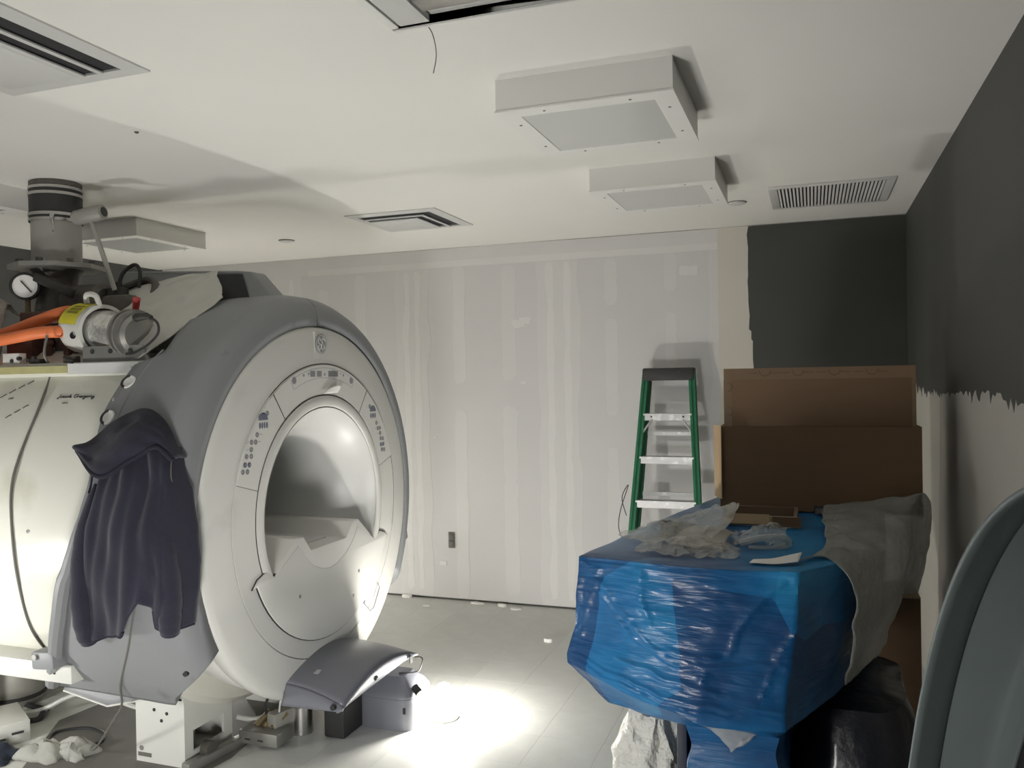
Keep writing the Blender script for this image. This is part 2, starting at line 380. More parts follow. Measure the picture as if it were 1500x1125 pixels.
tag(MB().tube(smooth([(-1.015, 2.118, H - .002), (-.985, 2.13, H - .03), (-.975, 2.14, H - .09), (-.985, 2.14, H - .145)], 14), .0014, 5).build('pull_wire', M['cable']),
    'thin loose wire dangling from the open light housing', 'wire')
# square diffusers
def diffuser(x0, x1, y0, y1, label):
    t = thing('air_diffuser', label, 'vent', ((x0 + x1) / 2, (y0 + y1) / 2, H), 'square ceiling air diffusers')
    def ring(mb, i0, i1, za, zb_):
        A = [(x0 + i0, y0 + i0), (x1 - i0, y0 + i0), (x1 - i0, y1 - i0), (x0 + i0, y1 - i0)]
        B = [(x0 + i1, y0 + i1), (x1 - i1, y0 + i1), (x1 - i1, y1 - i1), (x0 + i1, y1 - i1)]
        va = [mb.bm.verts.new((*p, za)) for p in A]; vb = [mb.bm.verts.new((*p, zb_)) for p in B]
        for i in range(4): mb.face([va[i], va[(i + 1) % 4], vb[(i + 1) % 4], vb[i]])
    f = MB(); ring(f, 0, 0, H, H - .006); ring(f, 0, .06, H - .006, H - .010); ring(f, .06, .06, H - .010, H - .002); f.build('face_frame', M['vent'], t)
    MB().bx(x0 + .06, x1 - .06, y0 + .06, y1 - .06, H - .003, H - .001).build('throat', M['vdark'], t)
    for (a, wd) in ((.130, .020), (.205, .03)):       # L shaped blades, air leaves towards two sides
        c = MB(); c.prism([(x0 + .06, y0 + a), (x1 - a, y0 + a), (x1 - a, y1 - .06), (x1 - a - wd, y1 - .06), (x1 - a - wd, y0 + a + wd), (x0 + .06, y0 + a + wd)], H - .014, H - .006, 'z'); c.build('blade', M['vent'], t, bevel=.002)
    MB().bx(x0 + .06, x1 - .235, y0 + .235, y1 - .06, H - .013, H - .004).build('blank_plate', M['vent'], t, bevel=.003)
    return t
diffuser(-2.56, -1.97, 1.545, 2.135, 'square white air diffuser at the upper left corner of the picture')
diffuser(-2.66, -2.06, 4.45, 5.05, 'square white air diffuser over the taped drywall wall')
# return grille
t = thing('return_grille', 'white slotted return grille in the ceiling near the dark corner', 'vent', (.105, 5.035, H))
x0, x1, y0, y1 = -.212, .422, 4.714, 5.356; b = MB()
b.bx(x0, x1, y0, y0 + .045, H - .008, H); b.bx(x0, x1, y1 - .045, y1, H - .008, H); b.bx(x0, x0 + .045, y0 + .045, y1 - .045, H - .008, H); b.bx(x1 - .045, x1, y0 + .045, y1 - .045, H - .008, H)
b.build('frame', M['vent'], t, bevel=.002)
MB().bx(x0 + .045, x1 - .045, y0 + .045, y1 - .045, H - .0015, H - .0005).build('duct_void', M['vdark'], t)
for i in range(29):
    x = x0 + .055 + i * (x1 - x0 - .11) / 28
    MB().box((x, (y0 + y1) / 2, H - .007), (.012, y1 - y0 - .088, .003), eul(0, 28, 0)).build('slat', M['vent'], t)
for (x, y, lb) in ((-.40, 5.056, 'small round white ceiling disc beside the far light box'), (-3.49, 5.056, 'small round white ceiling disc above the scanner')):
    t = thing('ceiling_disc', lb, 'sprinkler cover', (x, y, H), 'round ceiling discs')
    MB().lathe([(H, .05), (H - .008, .05), (H - .012, .042), (H - .012, 0)], 'z', (x, y, 0), 24).build('cover', M['vent'], t)
    MB().lathe([(H - .0005, .056), (H - .003, .056), (H - .003, .05)], 'z', (x, y, 0), 24).build('gap_ring', M['plug'], t)
STX, STY = -2.504, 2.632
t = thing('ceiling_hook', 'tiny grey ceiling stud left of the ceiling centre', 'hook', (STX, STY, H))
MB().lathe([(H, .009), (H - .003, .009), (H - .007, .005), (H - .007, 0)], 'z', (STX, STY, 0), 10).build('stud', M['cable'], t)
# wall outlet
t = thing('wall_outlet', 'grey uncovered double outlet low on the drywall', 'outlet', (-2.625, YB, .461))
MB().bx(-2.652, -2.598, YB - .006, YB - .001, .40, .522).build('box_plate', M['plug'], t, bevel=.004)
for z in (.435, .487): MB().bx(-2.645, -2.605, YB - .013, YB - .005, z - .020, z + .020).build('socket', M['cable'], t, bevel=.005)

# ------------------------------------------------------------------ lamps on the floor
def flood(loc, aim, power, label, size=(.26, .16), hz=.45, tilt=62):
    t = thing('work_lamp', label, 'lamp', loc); x, y, z = loc
    R3 = Matrix.Rotation(math.radians(aim), 3, 'Z') @ Matrix.Rotation(math.radians(tilt), 3, 'X'); c = Vector((x, y, z + hz))
    mb = MB(); W, Hh, D = size[0] / 2 + .02, size[1] / 2 + .02, .05      # open box, light leaves through the +Y side
    for (cx_, cz_, sx_, sz_) in ((0, Hh, 2 * W, .006), (0, -Hh, 2 * W, .006), (W, 0, .006, 2 * Hh), (-W, 0, .006, 2 * Hh)): mb.box(c + R3 @ Vector((cx_, 0, cz_)), (sx_, D, sz_), R3)
    mb.box(c + R3 @ Vector((0, -D / 2, 0)), (2 * W, .006, 2 * Hh), R3); mb.build('housing', M['dsteel'], t)
    em = bpy.data.materials.new('lit_lamp_panel'); em.use_nodes = True; p = em.node_tree.nodes['Principled BSDF']
    p.inputs['Base Color'].default_value = (1, 1, 1, 1); p.inputs['Emission Color'].default_value = (1.0, .985, .95, 1); p.inputs['Emission Strength'].default_value = power
    MB().box(c + R3 @ Vector((0, -D / 2 + .008, 0)), (size[0], .006, size[1]), R3).build('lit_panel', em, t)
    MB().tube([(x, y - .03, 0), (x, y - .03, z + hz - .04)], .012, 8).build('stand', M['dsteel'], t)
    MB().box((x, y - .03, .01), (.3, .22, .02)).build('foot', M['dsteel'], t, bevel=.004)
    return t
def bulb_lamp(loc, power, label, tint=(1.0, .965, .90), rad=.045, hz=.13):
    t = thing('work_lamp', label, 'lamp', loc); x, y, z = loc
    MB().lathe([(0, 0), (0, .075), (.012, .075), (.02, .03), (hz - rad - .01, .022), (hz - rad + .004, .022)], 'z', loc, 24).build('stand', M['dsteel'], t)
    em = bpy.data.materials.new('lit_globe'); em.use_nodes = True; p = em.node_tree.nodes['Principled BSDF']
    p.inputs['Base Color'].default_value = (1, 1, 1, 1); p.inputs['Emission Color'].default_value = (*tint, 1); p.inputs['Emission Strength'].default_value = power
    prof = [(hz + rad * math.sin(q), max(rad * math.cos(q), 0)) for q in [(-PI / 2) + PI * i / 8 for i in range(9)]]
    MB().lathe(prof, 'z', loc, 12).build('globe', em, t)
    return t
bulb_lamp((-1.765, 3.82, 0), LAMP_FRONT, 'glaring work lamp on the floor beside the docking pedestal', hz=.13)
flood((-3.75, 1.62, 0), -8, LAMP_SIDE, 'flood lamp on a short stand aimed at the white scanner drum', hz=.62, tilt=5)
flood((-1.30, .95, 0), 18, LAMP_NEAR, 'flood lamp on the floor in front of the scanner, nearest the camera', (.5, .35), hz=.30, tilt=24)
bulb_lamp((-4.25, 4.95, 0), LAMP_BACK, 'work lamp on the floor behind the scanner', (1.0, .965, .90), .045, .25)

# ------------------------------------------------------------------ the scanner
YC, ZC = 3.48, 1.09
SC = thing('mri_scanner', 'large white and grey ring shaped medical scanner with open bore', 'scanner', (-2.9, YC, 0))
CEN = (0, YC, ZC)
# cryostat drum
MB().lathe([(-4.35, 0), (-4.35, .90), (-4.32, .93), (-2.62, .93), (-2.58, .90), (-2.58, .5)], 'x', CEN, 96).build('magnet_drum', M['cryo'], SC)
# front face: ringed white disc with grooves
MB().lathe([(-2.60, .78), (-2.36, .845), (-2.29, .872), (-2.262, .876), (-2.245, .872), (-2.232, .858), (-2.222, .83), (-2.212, .70), (-2.2115, .6955), (-2.220, .6945), (-2.220, .6915), (-2.2105, .6905),
            (-2.207, .547), (-2.218, .5455), (-2.218, .5415), (-2.204, .540), (-2.198, .525), (-2.198, .500), (-2.205, .489), (-2.212, .487), (-2.212, .484), (-2.206, .483)], 'x', CEN, 128).build('face_cover', M['white'], SC, sharp=50)
MB().lathe([(-2.34, .868), (-2.30, .881), (-2.278, .881), (-2.278, .85)], 'x', CEN, 96, -27, 207).build('gasket_ring', M['gap'], SC)
# bore flare and liner
MB().lathe([(-2.206, .483), (-2.225, .478), (-2.27, .445), (-2.34, .40), (-2.45, .355), (-2.58, .325), (-2.75, .312), (-3.0, .305), (-4.34, .305)], 'x', CEN, 96).build('bore_liner', M['liner'], SC, sharp=60)
# patient bridge running through the bore
br = [(3.10, .76), (3.03, .84), (3.055, .862), (3.215, .992), (3.275, .990), (3.335, .918), (3.645, .918), (3.705, .990), (3.765, .992), (3.925, .862), (3.95, .84), (3.88, .76)]
MB().prism(br, -3.9, -2.1995, 'x').build('patient_bridge', M['white'], SC, bevel=.006)
MB().bx(-3.9, -2.3, 3.36, 3.62, .915, .925).build('bridge_rail', M['liner'], SC, bevel=.003)
# shield shaped docking panel
arc = [(YC + .01 + .612 * math.sin(math.radians(q)), ZC - .612 * math.cos(math.radians(q))) for q in [66 - 132 * i / 28 for i in range(29)]]
sh = [(4.075, .842), (4.045, .872), (3.985, .892), (3.930, .858), (3.752, .958), (3.708, .898), (3.637, .845), (3.555, .812), (3.49, .803), (3.425, .812), (3.345, .845), (3.278, .898), (3.233, .958), (3.05, .858), (2.995, .892), (2.935, .868), (2.902, .835)]
pts = sh + arc[::-1]
MB().prism(pts, -2.225, -2.197, 'x').build('docking_panel', M['white'], SC, bevel=.004)
gp = []
for i in range(len(pts)):
    p0, p1, p2 = Vector(pts[i - 1]), Vector(pts[i]), Vector(pts[(i + 1) % len(pts)])
    n1 = (p1 - p0).normalized(); n2 = (p2 - p1).normalized(); nn = Vector((n1.y + n2.y, -(n1.x + n2.x))); nn = nn.normalized() if nn.length > 1e-6 else Vector((0, 0))
    gp.append(tuple(p1 + nn * .0035))
ar = sum(a[0] * b_[1] - b_[0] * a[1] for a, b_ in zip(pts, pts[1:] + pts[:1]))
if ar < 0: gp = [tuple(Vector(p) * 2 - Vector(q)) for p, q in zip(pts, gp)]
MB().prism(gp, -2.226, -2.2025, 'x').build('panel_gap', M['gap'], SC)
for (yy, zz) in ((3.232, .727), (3.755, .727)): MB().lathe([(-2.196, 0), (-2.1955, .009), (-2.199, .009)], 'x', (0, yy, zz), 14).build('screw_hole', M['icon'], SC)
for P in ([(3.955, .612), (3.967, .59), (3.90, .50), (3.862, .492), (3.80, .55), (3.812, .56)], [(3.69, .62), (3.70, .62), (3.70, .61), (3.69, .61)]):
    MB().tube([(-2.197, a, b_) for a, b_ in P], .003, 5).build('latch_line', M['icon'], SC)
# arc shaped control panels and display
def arcplate(name, a0, a1, r0, r1, x0, x1, m, seg=24):
    pts = []
    for i in range(seg + 1):
        a = math.radians(a0 + (a1 - a0) * i / seg); pts.append((YC - r1 * math.cos(a), ZC + r1 * math.sin(a)))
    for i in range(seg + 1):
        a = math.radians(a1 + (a0 - a1) * i / seg); pts.append((YC - r0 * math.cos(a), ZC + r0 * math.sin(a)))
    return MB().prism(pts, x0, x1, 'x').build(name, m, SC)
arcplate('control_panel', 16, 53.6, .552, .686, -2.216, -2.2052, M['white'])
arcplate('control_panel', 126.4, 164, .552, .686, -2.216, -2.2052, M['white'])
arcplate('display_panel', 54.2, 125.8, .552, .686, -2.216, -2.2052, M['white'])
arcplate('display_window', 66, 114, .625, .675, -2.206, -2.2048, M['iconl'])
arcplate('window_field', 66.4, 113.6, .628, .672, -2.206, -2.2046, M['white'])
def seam(r0, a0, r1, a1, n=60, rad=.0016, x=-2.2065):
    MB().tube([(x, YC - (r0 + (r1 - r0) * i / n) * math.cos(math.radians(a0 + (a1 - a0) * i / n)), ZC + (r0 + (r1 - r0) * i / n) * math.sin(math.radians(a0 + (a1 - a0) * i / n))) for i in range(n + 1)], rad, 5).build('panel_seam', M['gap'], SC)
seam(.6925, 52, .6925, 196, x=-2.2112); seam(.5435, -22, .5435, 202, x=-2.2075)
for a_ in (16, 54, 126, 164): seam(.548, a_, .690, a_, 2, .0012, -2.2056)
seam(.4875, -20, .4875, 200, 60, .0013, -2.2085)
XI = -2.2042
def disc(mb, y, z, r, sy=1.0, a0=0, a1=360, seg=14):
    pts = [(y + r * sy * math.cos(math.radians(a0 + (a1 - a0) * i / seg)), z + r * math.sin(math.radians(a0 + (a1 - a0) * i / seg))) for i in range(seg + (0 if a1 - a0 == 360 else 1))]
    mb.prism(pts, XI - .004, XI, 'x')
iL = [(3.028, 1.566), (2.956, 1.479), (2.918, 1.45), (2.945, 1.449), (2.915, 1.42), (2.883, 1.393), (2.914, 1.392), (2.872, 1.36), (2.9, 1.358), (2.857, 1.332), (2.887, 1.33)]
iR = [(3.912, 1.561), (3.981, 1.471), (3.994, 1.441), (4.016, 1.442), (4.019, 1.414), (4.024, 1.385), (4.048, 1.383), (4.027, 1.352), (4.053, 1.353), (4.036, 1.324), (4.062, 1.322)]
for L_, cc, s in ((iL, (3.0, 1.538), 1), (iR, (3.945, 1.534), -1)):
    for i, (y_, z_) in enumerate(L_):
        b = MB(); disc(b, y_, z_, .0115); o = b.build('button', M['iconb'] if i in (7, 8) else M['icon'], SC)
        b = MB(); c2 = .004
        XI += .0006; disc(b, y_ + .003 * ((i % 3) - 1), z_, .0022, .6); XI -= .0006
        b.build('symbol', M['white'], o)
        b = MB(); q = 1 if i % 2 else -1
        b.bx(XI - .003, XI, y_ + q * .026 - .008, y_ + q * .026 + .008, z_ - .0012, z_ + .0012); b.build('caption', M['iconl'], SC)
    b = MB(); disc(b, cc[0], cc[1], .032, 1.0, 0, 180); b.build('bore_symbol', M['iconb'], SC)
    for k in (-1, -.33, .33, 1):
        b = MB(); disc(b, cc[0] + k * .024, cc[1] - .022, .014, .42); b.build('button', M['iconb'], SC)
b = MB()
for (y0_, y1_) in ((3.361, 3.402), (3.416, 3.457), (3.515, 3.603)): MB().bx(XI - .004, XI, y0_, y1_, 1.721, 1.749).build('display_screen', M['icon'], SC)
for (yy, zz, r) in ((3.231, 1.705, .017), (3.728, 1.70, .017)): b = MB(); disc(b, yy, zz, r); b.build('button', M['icon'], SC)
for (yy, zz, r) in ((3.307, 1.728, .007), (3.653, 1.727, .007), (3.347, 1.735, .006), (3.628, 1.735, .004)): b = MB(); disc(b, yy, zz, r); b.build('symbol', M['icon'], SC)
MB().prism([(3.474, 1.727), (3.492, 1.727), (3.483, 1.743)], XI - .004, XI, 'x').build('symbol', M['icon'], SC)
# tape tab and darker strip
tag(MB().surf([[(-2.199, 3.463, 1.639), (-2.197, 3.52, 1.64), (-2.199, 3.586, 1.642)], [(-2.195, 3.50, 1.662), (-2.188, 3.545, 1.668), (-2.192, 3.60, 1.656)], [(-2.190, 3.548, 1.674), (-2.182, 3.58, 1.677), (-2.187, 3.602, 1.670)]], 6, 6).build('paper_scrap', M['paper'], solid=.001),
    'small torn white paper stuck above the scanner bore', 'paper')
MB().prism([(3.415, 1.80), (3.495, 1.80), (3.50, 1.935), (3.42, 1.935)], -2.225, -2.2135, 'x').build('tape_strip', mat('pale_tape', (.60, .595, .56), .4, var=.03), SC)
# round monogram badge
ly, lz, lr = 3.466, 1.878, .047
b = MB(); b.lathe([(-2.214, 0), (-2.2095, 0), (-2.2095, lr), (-2.218, lr)], 'x', (0, ly, lz), 36); bd = b.build('badge', M['icon'], SC)
def bpath(p, r=.0017): MB().tube([(-2.2088, ly + a * lr, lz + c_ * lr) for a, c_ in p], r, 6).build('badge_script', M['white'], bd)
bpath([(.87 * math.cos(2 * PI * i / 32), .87 * math.sin(2 * PI * i / 32)) for i in range(33)], .0012)
def sm2(p, n=28): return [(v.x, v.y) for v in smooth([(a, c_, 0) for a, c_ in p], n)]
bpath(sm2([(-.10, .30), (-.22, .52), (-.42, .50), (-.50, .22), (-.36, -.02), (-.08, .0), (-.05, -.3), (-.22, -.55), (-.46, -.48), (-.5, -.25), (-.30, -.15), (-.02, -.1)]))
bpath(sm2([(.45, .42), (.30, .58), (.12, .45), (.14, .18), (.34, .05), (.12, -.05), (.06, -.38), (.24, -.56), (.46, -.42), (.52, -.15), (.36, -.1)]))
for q in range(4):
    a = q * 90 + 20
    bpath(sm2([(.70 * math.cos(math.radians(a + d)), .70 * math.sin(math.radians(a + d)) + .06 * math.sin(d * .12)) for d in range(0, 60, 12)], 10), .0012)

# grey shroud halves ---------------------------------------------------------------
def prof_r(x):
    P = [(-3.4, 1.005), (-2.62, 1.020), (-2.50, 1.024), (-2.38, 1.021), (-2.31, 1.008), (-2.27, .982), (-2.25, .95), (-2.238, .905), (-2.0, .80)]
    for (a, ra), (b_, rb) in zip(P[:-1], P[1:]):
        if x <= b_: return ra + (rb - ra) * max(0, (x - a)) / (b_ - a)
    return .80
def interp(T, x):
    if x <= T[0][0]: return T[0][1]
    for (a, va), (b_, vb) in zip(T[:-1], T[1:]):
        if x <= b_: return va + (vb - va) * (x - a) / (b_ - a)
    return T[-1][1]
BACK = [(-43, -3.09), (-40, -3.07), (-30, -2.93), (-17, -2.80), (-10, -2.745), (-2, -2.685), (6, -2.635), (13, -2.612), (25, -2.648), (29.4, -2.655), (43, -2.625), (43.9, -2.56), (46.1, -2.508), (54, -2.53), (63, -2.55), (75, -2.58), (90, -2.58)]
FRONT = [(-43, -2.46), (-39, -2.42), (-35, -2.33), (-31.5, -2.245), (-18.5, -2.238), (90, -2.238)]
def pt(x, a, r=None):
    a = math.radians(a); r = prof_r(x) if r is None else r
    return Vector((x, YC - r * math.cos(a), ZC + r * math.sin(a)))
def shroud_half(sgn):
    b = MB(); nA, nX = 120, 26
    A0, A1 = -42.5, 89.85
    def f(u, v):
        a = A0 + (A1 - A0) * u; xb, xf = interp(BACK, a), interp(FRONT, a)
        if v > .96: p = pt(xf - .004, a, .874)
        else:
            q = v / .96; x = xb + (xf - xb) * (1 - (1 - q) ** 2.2); p = pt(x, a)
        if sgn < 0: p.y = 2 * YC - p.y
        return p
    return b.grid(f, nA, nX).build('shroud_cover', M['shroud'], SC, solid=.012, sharp=60)
S1 = shroud_half(1); S2 = shroud_half(-1)
# flange strip with recessed finger holes along the near rear edge
for (a, x) in ((37.2, -2.60), (28.0, -2.622)):
    c = pt(x, a, prof_r(x) + .008); n = (c - Vector((x, YC, ZC))).normalized()
    rot = Matrix((Vector((1, 0, 0)), n.cross(Vector((1, 0, 0))), n)).transposed()
    b = MB(); b.lathe([(.000, 0), (.000, .021), (.003, .024), (.003, .030), (-.002, .032)], 'z', c, 20, rot=rot)
    b.build('finger_hole', M['paper'], S1)
    b = MB(); b.tube([c + rot @ Vector((.028 * math.cos(q), .028 * math.sin(q), .001)) for q in [PI * .55 + i * PI * .9 / 10 for i in range(11)]], .006, 6); b.build('hole_rim', M['gap'], S1)
for a in (32.5, 41.5):
    MB().lathe([(0, 0), (.003, .006), (0, .008)], 'x', tuple(pt(-2.63, a, prof_r(-2.63) + .007)), 8).build('screw', M['iconl'], S1)
# raised crease between flange and cover
MB().tube([pt(interp([(27, -2.572), (35, -2.562), (43, -2.548), (50, -2.515)], a), a, 1.0245) for a in range(27, 49, 2)], .006, 6).build('crease', M['shroud'], S1)
# rolled lip on the lower rear edge, near side
lipp = [pt(interp(BACK, a) - .008, a, prof_r(interp(BACK, a)) + (.012 if a < -6 else .003)) for a in range(20, -42, -2)]
MB().tube(lipp, [.006 + .026 * min(1, max(0, (16 - a) / 26)) for a in range(20, -42, -2)], 10).build('edge_lip', M['shroud'], S1)
# lower inner skirt below the shroud
sk = MB()
def fsk(u, v):
    x = -3.06 + u * .52; z0 = interp([(-3.06, .43), (-2.8, .42), (-2.6, .47), (-2.54, .50)], x); z1 = interp([(-3.06, .385), (-2.82, .345), (-2.60, .40), (-2.54, .46)], x)
    return Vector((x, 2.755 - .02 * v, z0 + (z1 - z0) * v))
sk.grid(fsk, 16, 3).build('inner_skirt', M['shroud'], SC, solid=.008)
MB().tube([(-3.06, 2.733, .385), (-2.82, 2.733, .345), (-2.60, 2.733, .40), (-2.56, 2.733, .44)], .005, 6).build('skirt_trim', M['whitem'], SC)
for (a, x) in ((-30.5, -2.30),): MB().lathe([(-.004, 0), (-.004, .012), (.008, .012), (.008, 0)], 'y', tuple(pt(x, a, prof_r(x) + .008)), 10).build('rubber_bumper', M['black'], S1)
# far side end tab
MB().box(pt(-2.33, -17) * 1 + Vector((0, 2 * (YC - pt(-2.33, -17).y), 0)), (.10, .05, .09), eul(10, 0, 0)).build('mounting_tab', M['dock'], SC, bevel=.01)
# fairing on top of the drum with dark mesh opening
fp = [(-3.30, 1.95), (-3.30, 2.275), (-2.60, 2.238), (-2.51, 2.228), (-2.385, 2.095), (-2.385, 1.95)]
b = MB()
A = [b.bm.verts.new((x, 3.34 if z > 2.0 else 3.20, z)) for x, z in fp]; B = [b.bm.verts.new((x, 3.46 if z > 2.0 else 3.52, z)) for x, z in fp]
b.face(A); b.face(B[::-1])
for i in range(6): b.face([A[i], A[(i + 1) % 6], B[(i + 1) % 6], B[i]])
fa = b.build('top_fairing', M['shroud'], SC, bevel=.012)
def onfair(x, z, off): return Vector((x, 3.34 - .14 * max(0, (2.24 - z) / .29) - off, z))
b = MB(); b.face([b.bm.verts.new(onfair(*p, .004)) for p in ((-2.545, 2.215), (-2.76, 2.226), (-2.74, 2.0), (-2.42, 2.03))]); b.build('mesh_opening', M['vdark'], fa, solid=.003)
# top deck and its edge trim
MB().bx(-4.3, -2.64, 2.79, 3.35, 1.74, 1.80).build('service_deck', M['cryo'], SC, bevel=.006)
MB().bx(-4.3, -3.05, 2.776, 2.79, 1.755, 1.787).build('deck_tape', mat('yellowed_tape', (.45, .42, .20), .6, var=.25, vscale=14), SC)
MB().bx(-3.05, -2.66, 2.778, 2.79, 1.75, 1.795).build('deck_lip', M['vent'], SC)
for (x0, x1, z0, z1, m) in ((-3.10, -3.04, 1.80, 1.83, 'castm'), (-2.90, -2.84, 1.745, 1.765, 'paper'), (-3.30, -3.24, 1.80, 1.822, 'darkcast'), (-3.46, -3.36, 1.80, 1.85, 'whitem')):
    MB().bx(x0, x1, 2.80, 2.84, z0, z1).build('deck_block', M[m], SC, bevel=.003)
for i, x in enumerate((-3.40, -3.36, -3.30, -3.27)): MB().lathe([(2.794, 0), (2.794, .009), (2.81, .009)], 'y', (x, 0, 1.815 + .01 * (i % 2)), 10).build('deck_bolt', M['darkcast'], SC)
# handwriting on the drum (marker strokes)
def ink(strokes, label_name='marker_writing'):
    b = MB()
    for s in strokes:
        P = []
        for (x, a) in s: P.append(pt(x, a, .9312))
        b.tube(P, .0018, 4)
    o = b.build(label_name, M['ink'], SC); return o
def script(x0, a0, dx, txt):
    # joined cursive shapes in unit boxes; x rightwards, y up
    G = {'J': [(.5, 1.9), (.55, .6), (.35, -.5), (.0, -.3), (.5, .2), (1, .3)], 'a': [(.8, .9), (.3, 1), (.1, .5), (.3, .1), (.7, .5), (.8, .9), (.8, .2), (1, .2)],
         'c': [(.8, .9), (.3, 1), (.1, .5), (.4, .1), (1, .3)], 'o': [(.4, .95), (.1, .5), (.4, .1), (.75, .5), (.4, .95), (1, .8)], 'k': [(.1, .2), (.3, 2.0), (.15, .1), (.7, 1.0), (.3, .6), (.8, .1), (1, .3)],
         'G': [(1.3, 1.7), (.7, 2.0), (.1, 1.2), (.3, .2), (1, .2), (1.25, .9), (.8, .9), (1.3, .9)], 'r': [(.1, .2), (.3, 1.05), (.4, .8), (.8, .9), (.8, .2), (1, .2)], 'e': [(.1, .5), (.7, .7), (.5, 1.0), (.15, .7), (.3, .1), (1, .3)],
         'g': [(.8, .9), (.3, 1), (.15, .5), (.7, .4), (.8, .9), (.7, -.8), (.2, -.6), (1, .3)], 'y': [(.1, .9), (.3, .2), (.8, .9), (.7, -.7), (.2, -.6), (1, .2)], '-': [(.1, .5), (.5, .62), (1, .5)]}
    out = []; x = x0
    for ch in txt:
        if ch == ' ': x += dx * .6; continue
        g = smooth([(p[0], p[1], 0) for p in G[ch]], 14)
        out.append([(x + v.x * dx, a0 + v.y * dx * 62 * .55) for v in g]); x += dx * (1.25 if ch == 'G' else .95)
    return out
ink(script(-3.062, 36.8, .0165, 'Jacok Gregory'))
ink(script(-3.02, 35.0, .008, '----'))
ink([[(-3.40 + i * .012, 37.0 + i * .52 + (i % 3) * .12) for i in range(k * 3, k * 3 + 3)] for k in range(4)] + [[(-3.30 + i * .012, 30.6 + i * .50 + (i % 2) * .12) for i in range(k * 3, k * 3 + 3)] for k in range(3)])
ink([[(-3.345, 36.5), (-3.335, 36.9), (-3.33, 36.6), (-3.32, 37.0)]])
MB().lathe([(0, 0), (.003, .006), (0, .008)], 'y', tuple(pt(-3.03, 1, .932)), 8).build('drum_rivet', M['icon'], SC)
# white support leg with window cut-out, and the cowl/beam below the drum
lg = MB()
x0, x1, y0, y1, z1 = -2.895, -2.625, 2.965, 3.285, .335
lg.bx(x0, x1 - .012, y0, y0 + .012, 0.012, .31); lg.bx(x0, x0 + .012, y0 + .012, y1, 0.012, z1); lg.bx(x0, x1 - .012, y1 - .012, y1, 0.012, z1)
for (a, b_, c, d) in ((y0, y0 + .055, .012, z1), (y1 - .06, y1, .012, z1), (y0 + .055, y1 - .06, .012, .06), (y0 + .055, y1 - .06, .15, z1)): lg.bx(x1 - .012, x1, a, b_, c, d)
lg.bx(x0, x1, y0, y1, .0, .012); lg.bx(x0, x1 - .012, y0, y1, .30, .312)
LG = lg.build('support_leg', M['whitem'], SC)
MB().bx(x0 + .03, x1 - .03, y0 + .09, y0 + .1, .02, .28).build('leg_inner_plate', M['dsteel'], LG)
for (x, z) in ((-2.79, .245), (-2.72, .235), (-2.75, .20)): MB().lathe([(y0 - .002, 0), (y0 - .002, .008), (y0 + .002, .008)], 'y', (x, 0, z), 12).build('bolt_hole', M['gap'], LG)
MB().lathe([(y0 - .003, 0), (y0 - .003, .012), (y0 + .002, .012)], 'y', (-2.865, 0, .065), 6).build('hex_bolt', M['dsteel'], LG)
MB().bx(-2.885, -2.81, y0 - .0015, y0, .028, .046).build('leg_label', M['cable'], LG)
# white cowl behind the lower face
MB().lathe([(-2.30, .855), (-2.45, .84), (-2.60, .80), (-2.64, .70)], 'x', CEN, 40, -118, -28).build('lower_cowl', M['white'], SC, solid=.01)
# lit cross beam at the near side
BE = MB().bx(-4.2, -2.87, 2.60, 2.75, .475, .555).build('floor_beam', M['whitem'], SC, bevel=.006)
for x in (-2.96, -2.985): MB().lathe([(2.598, 0), (2.598, .006), (2.603, .006)], 'y', (x, 0, .515), 8).build('bolt_hole', M['gap'], BE)
BK = MB().box((-2.955, 2.575, .585), (.12, .08, .075), eul(0, -4, 0)).build('bracket', M['shroud'], SC, bevel=.012)
MB().lathe([(2.525, 0), (2.525, .012), (2.545, .012)], 'y', (-2.985, 0, .60), 10).build('bracket_bolt', M['steel'], BK)
MB().lathe([(0, .06), (.012, .06), (.012, 0)], 'z', (-2.7, 3.1, -.0), 16).build('leg_foot', M['dsteel'], SC)
for (x, y) in ((-4.1, 2.95), (-2.75, 3.85), (-4.1, 3.95)): MB().bx(x - .13, x + .13, y - .13, y + .13, 0, .40).build('support_leg', M['whitem'], SC, bevel=.004)

# ------------------------------------------------------------------ things on top of the scanner
t = thing('quench_pipe', 'grey vertical vent pipe with black rubber coupler up to the ceiling', 'pipe', (-3.51, 3.15, 2.28))
def ring(z0, z1, r0, r1, m, nm): return MB().lathe([(z0, r0), (z0, r1), (z1, r1), (z1, r0)], 'z', (-3.51, 3.15, 0), 40).build(nm, M[m], t)
ring(2.27, H - .002, .10, .113, 'pipe', 'pipe_body')
ring(2.515, H - .03, .113, .119, 'pipeblk', 'rubber_coupler')
for z in (2.665, 2.635, 2.535, 2.508):
    c = ring(z - .007, z + .007, .119, .1225, 'steel', 'hose_clamp')
ring(2.675, 2.698, .113, .118, 'castm', 'ceiling_collar')
MB().box((-3.42, 3.045, 2.515), (.035, .02, .02), rotz(-40)).build('clamp_screw', M['steel'], t, bevel=.003)
MB().box((-3.405, 3.035, 2.47), (.016, .008, .07), eul(0, -22, -35)).build('clamp_lever', M['steel'], t, bevel=.003)
fl_ = MB(); fl_.lathe([(2.27, .10), (2.27, .215), (2.292, .215), (2.292, .10)], 'z', (-3.51, 3.15, 0), 8)
fl_.build('flange', M['dsteel'], t)
for q in range(8):
    a = math.radians(q * 45 + 22); MB().lathe([(2.292, 0), (2.312, .0), (2.312, .016), (2.292, .016)], 'z', (-3.51 + .17 * math.cos(a), 3.15 + .17 * math.sin(a), 0), 6).build('flange_bolt', M['castm'], t)
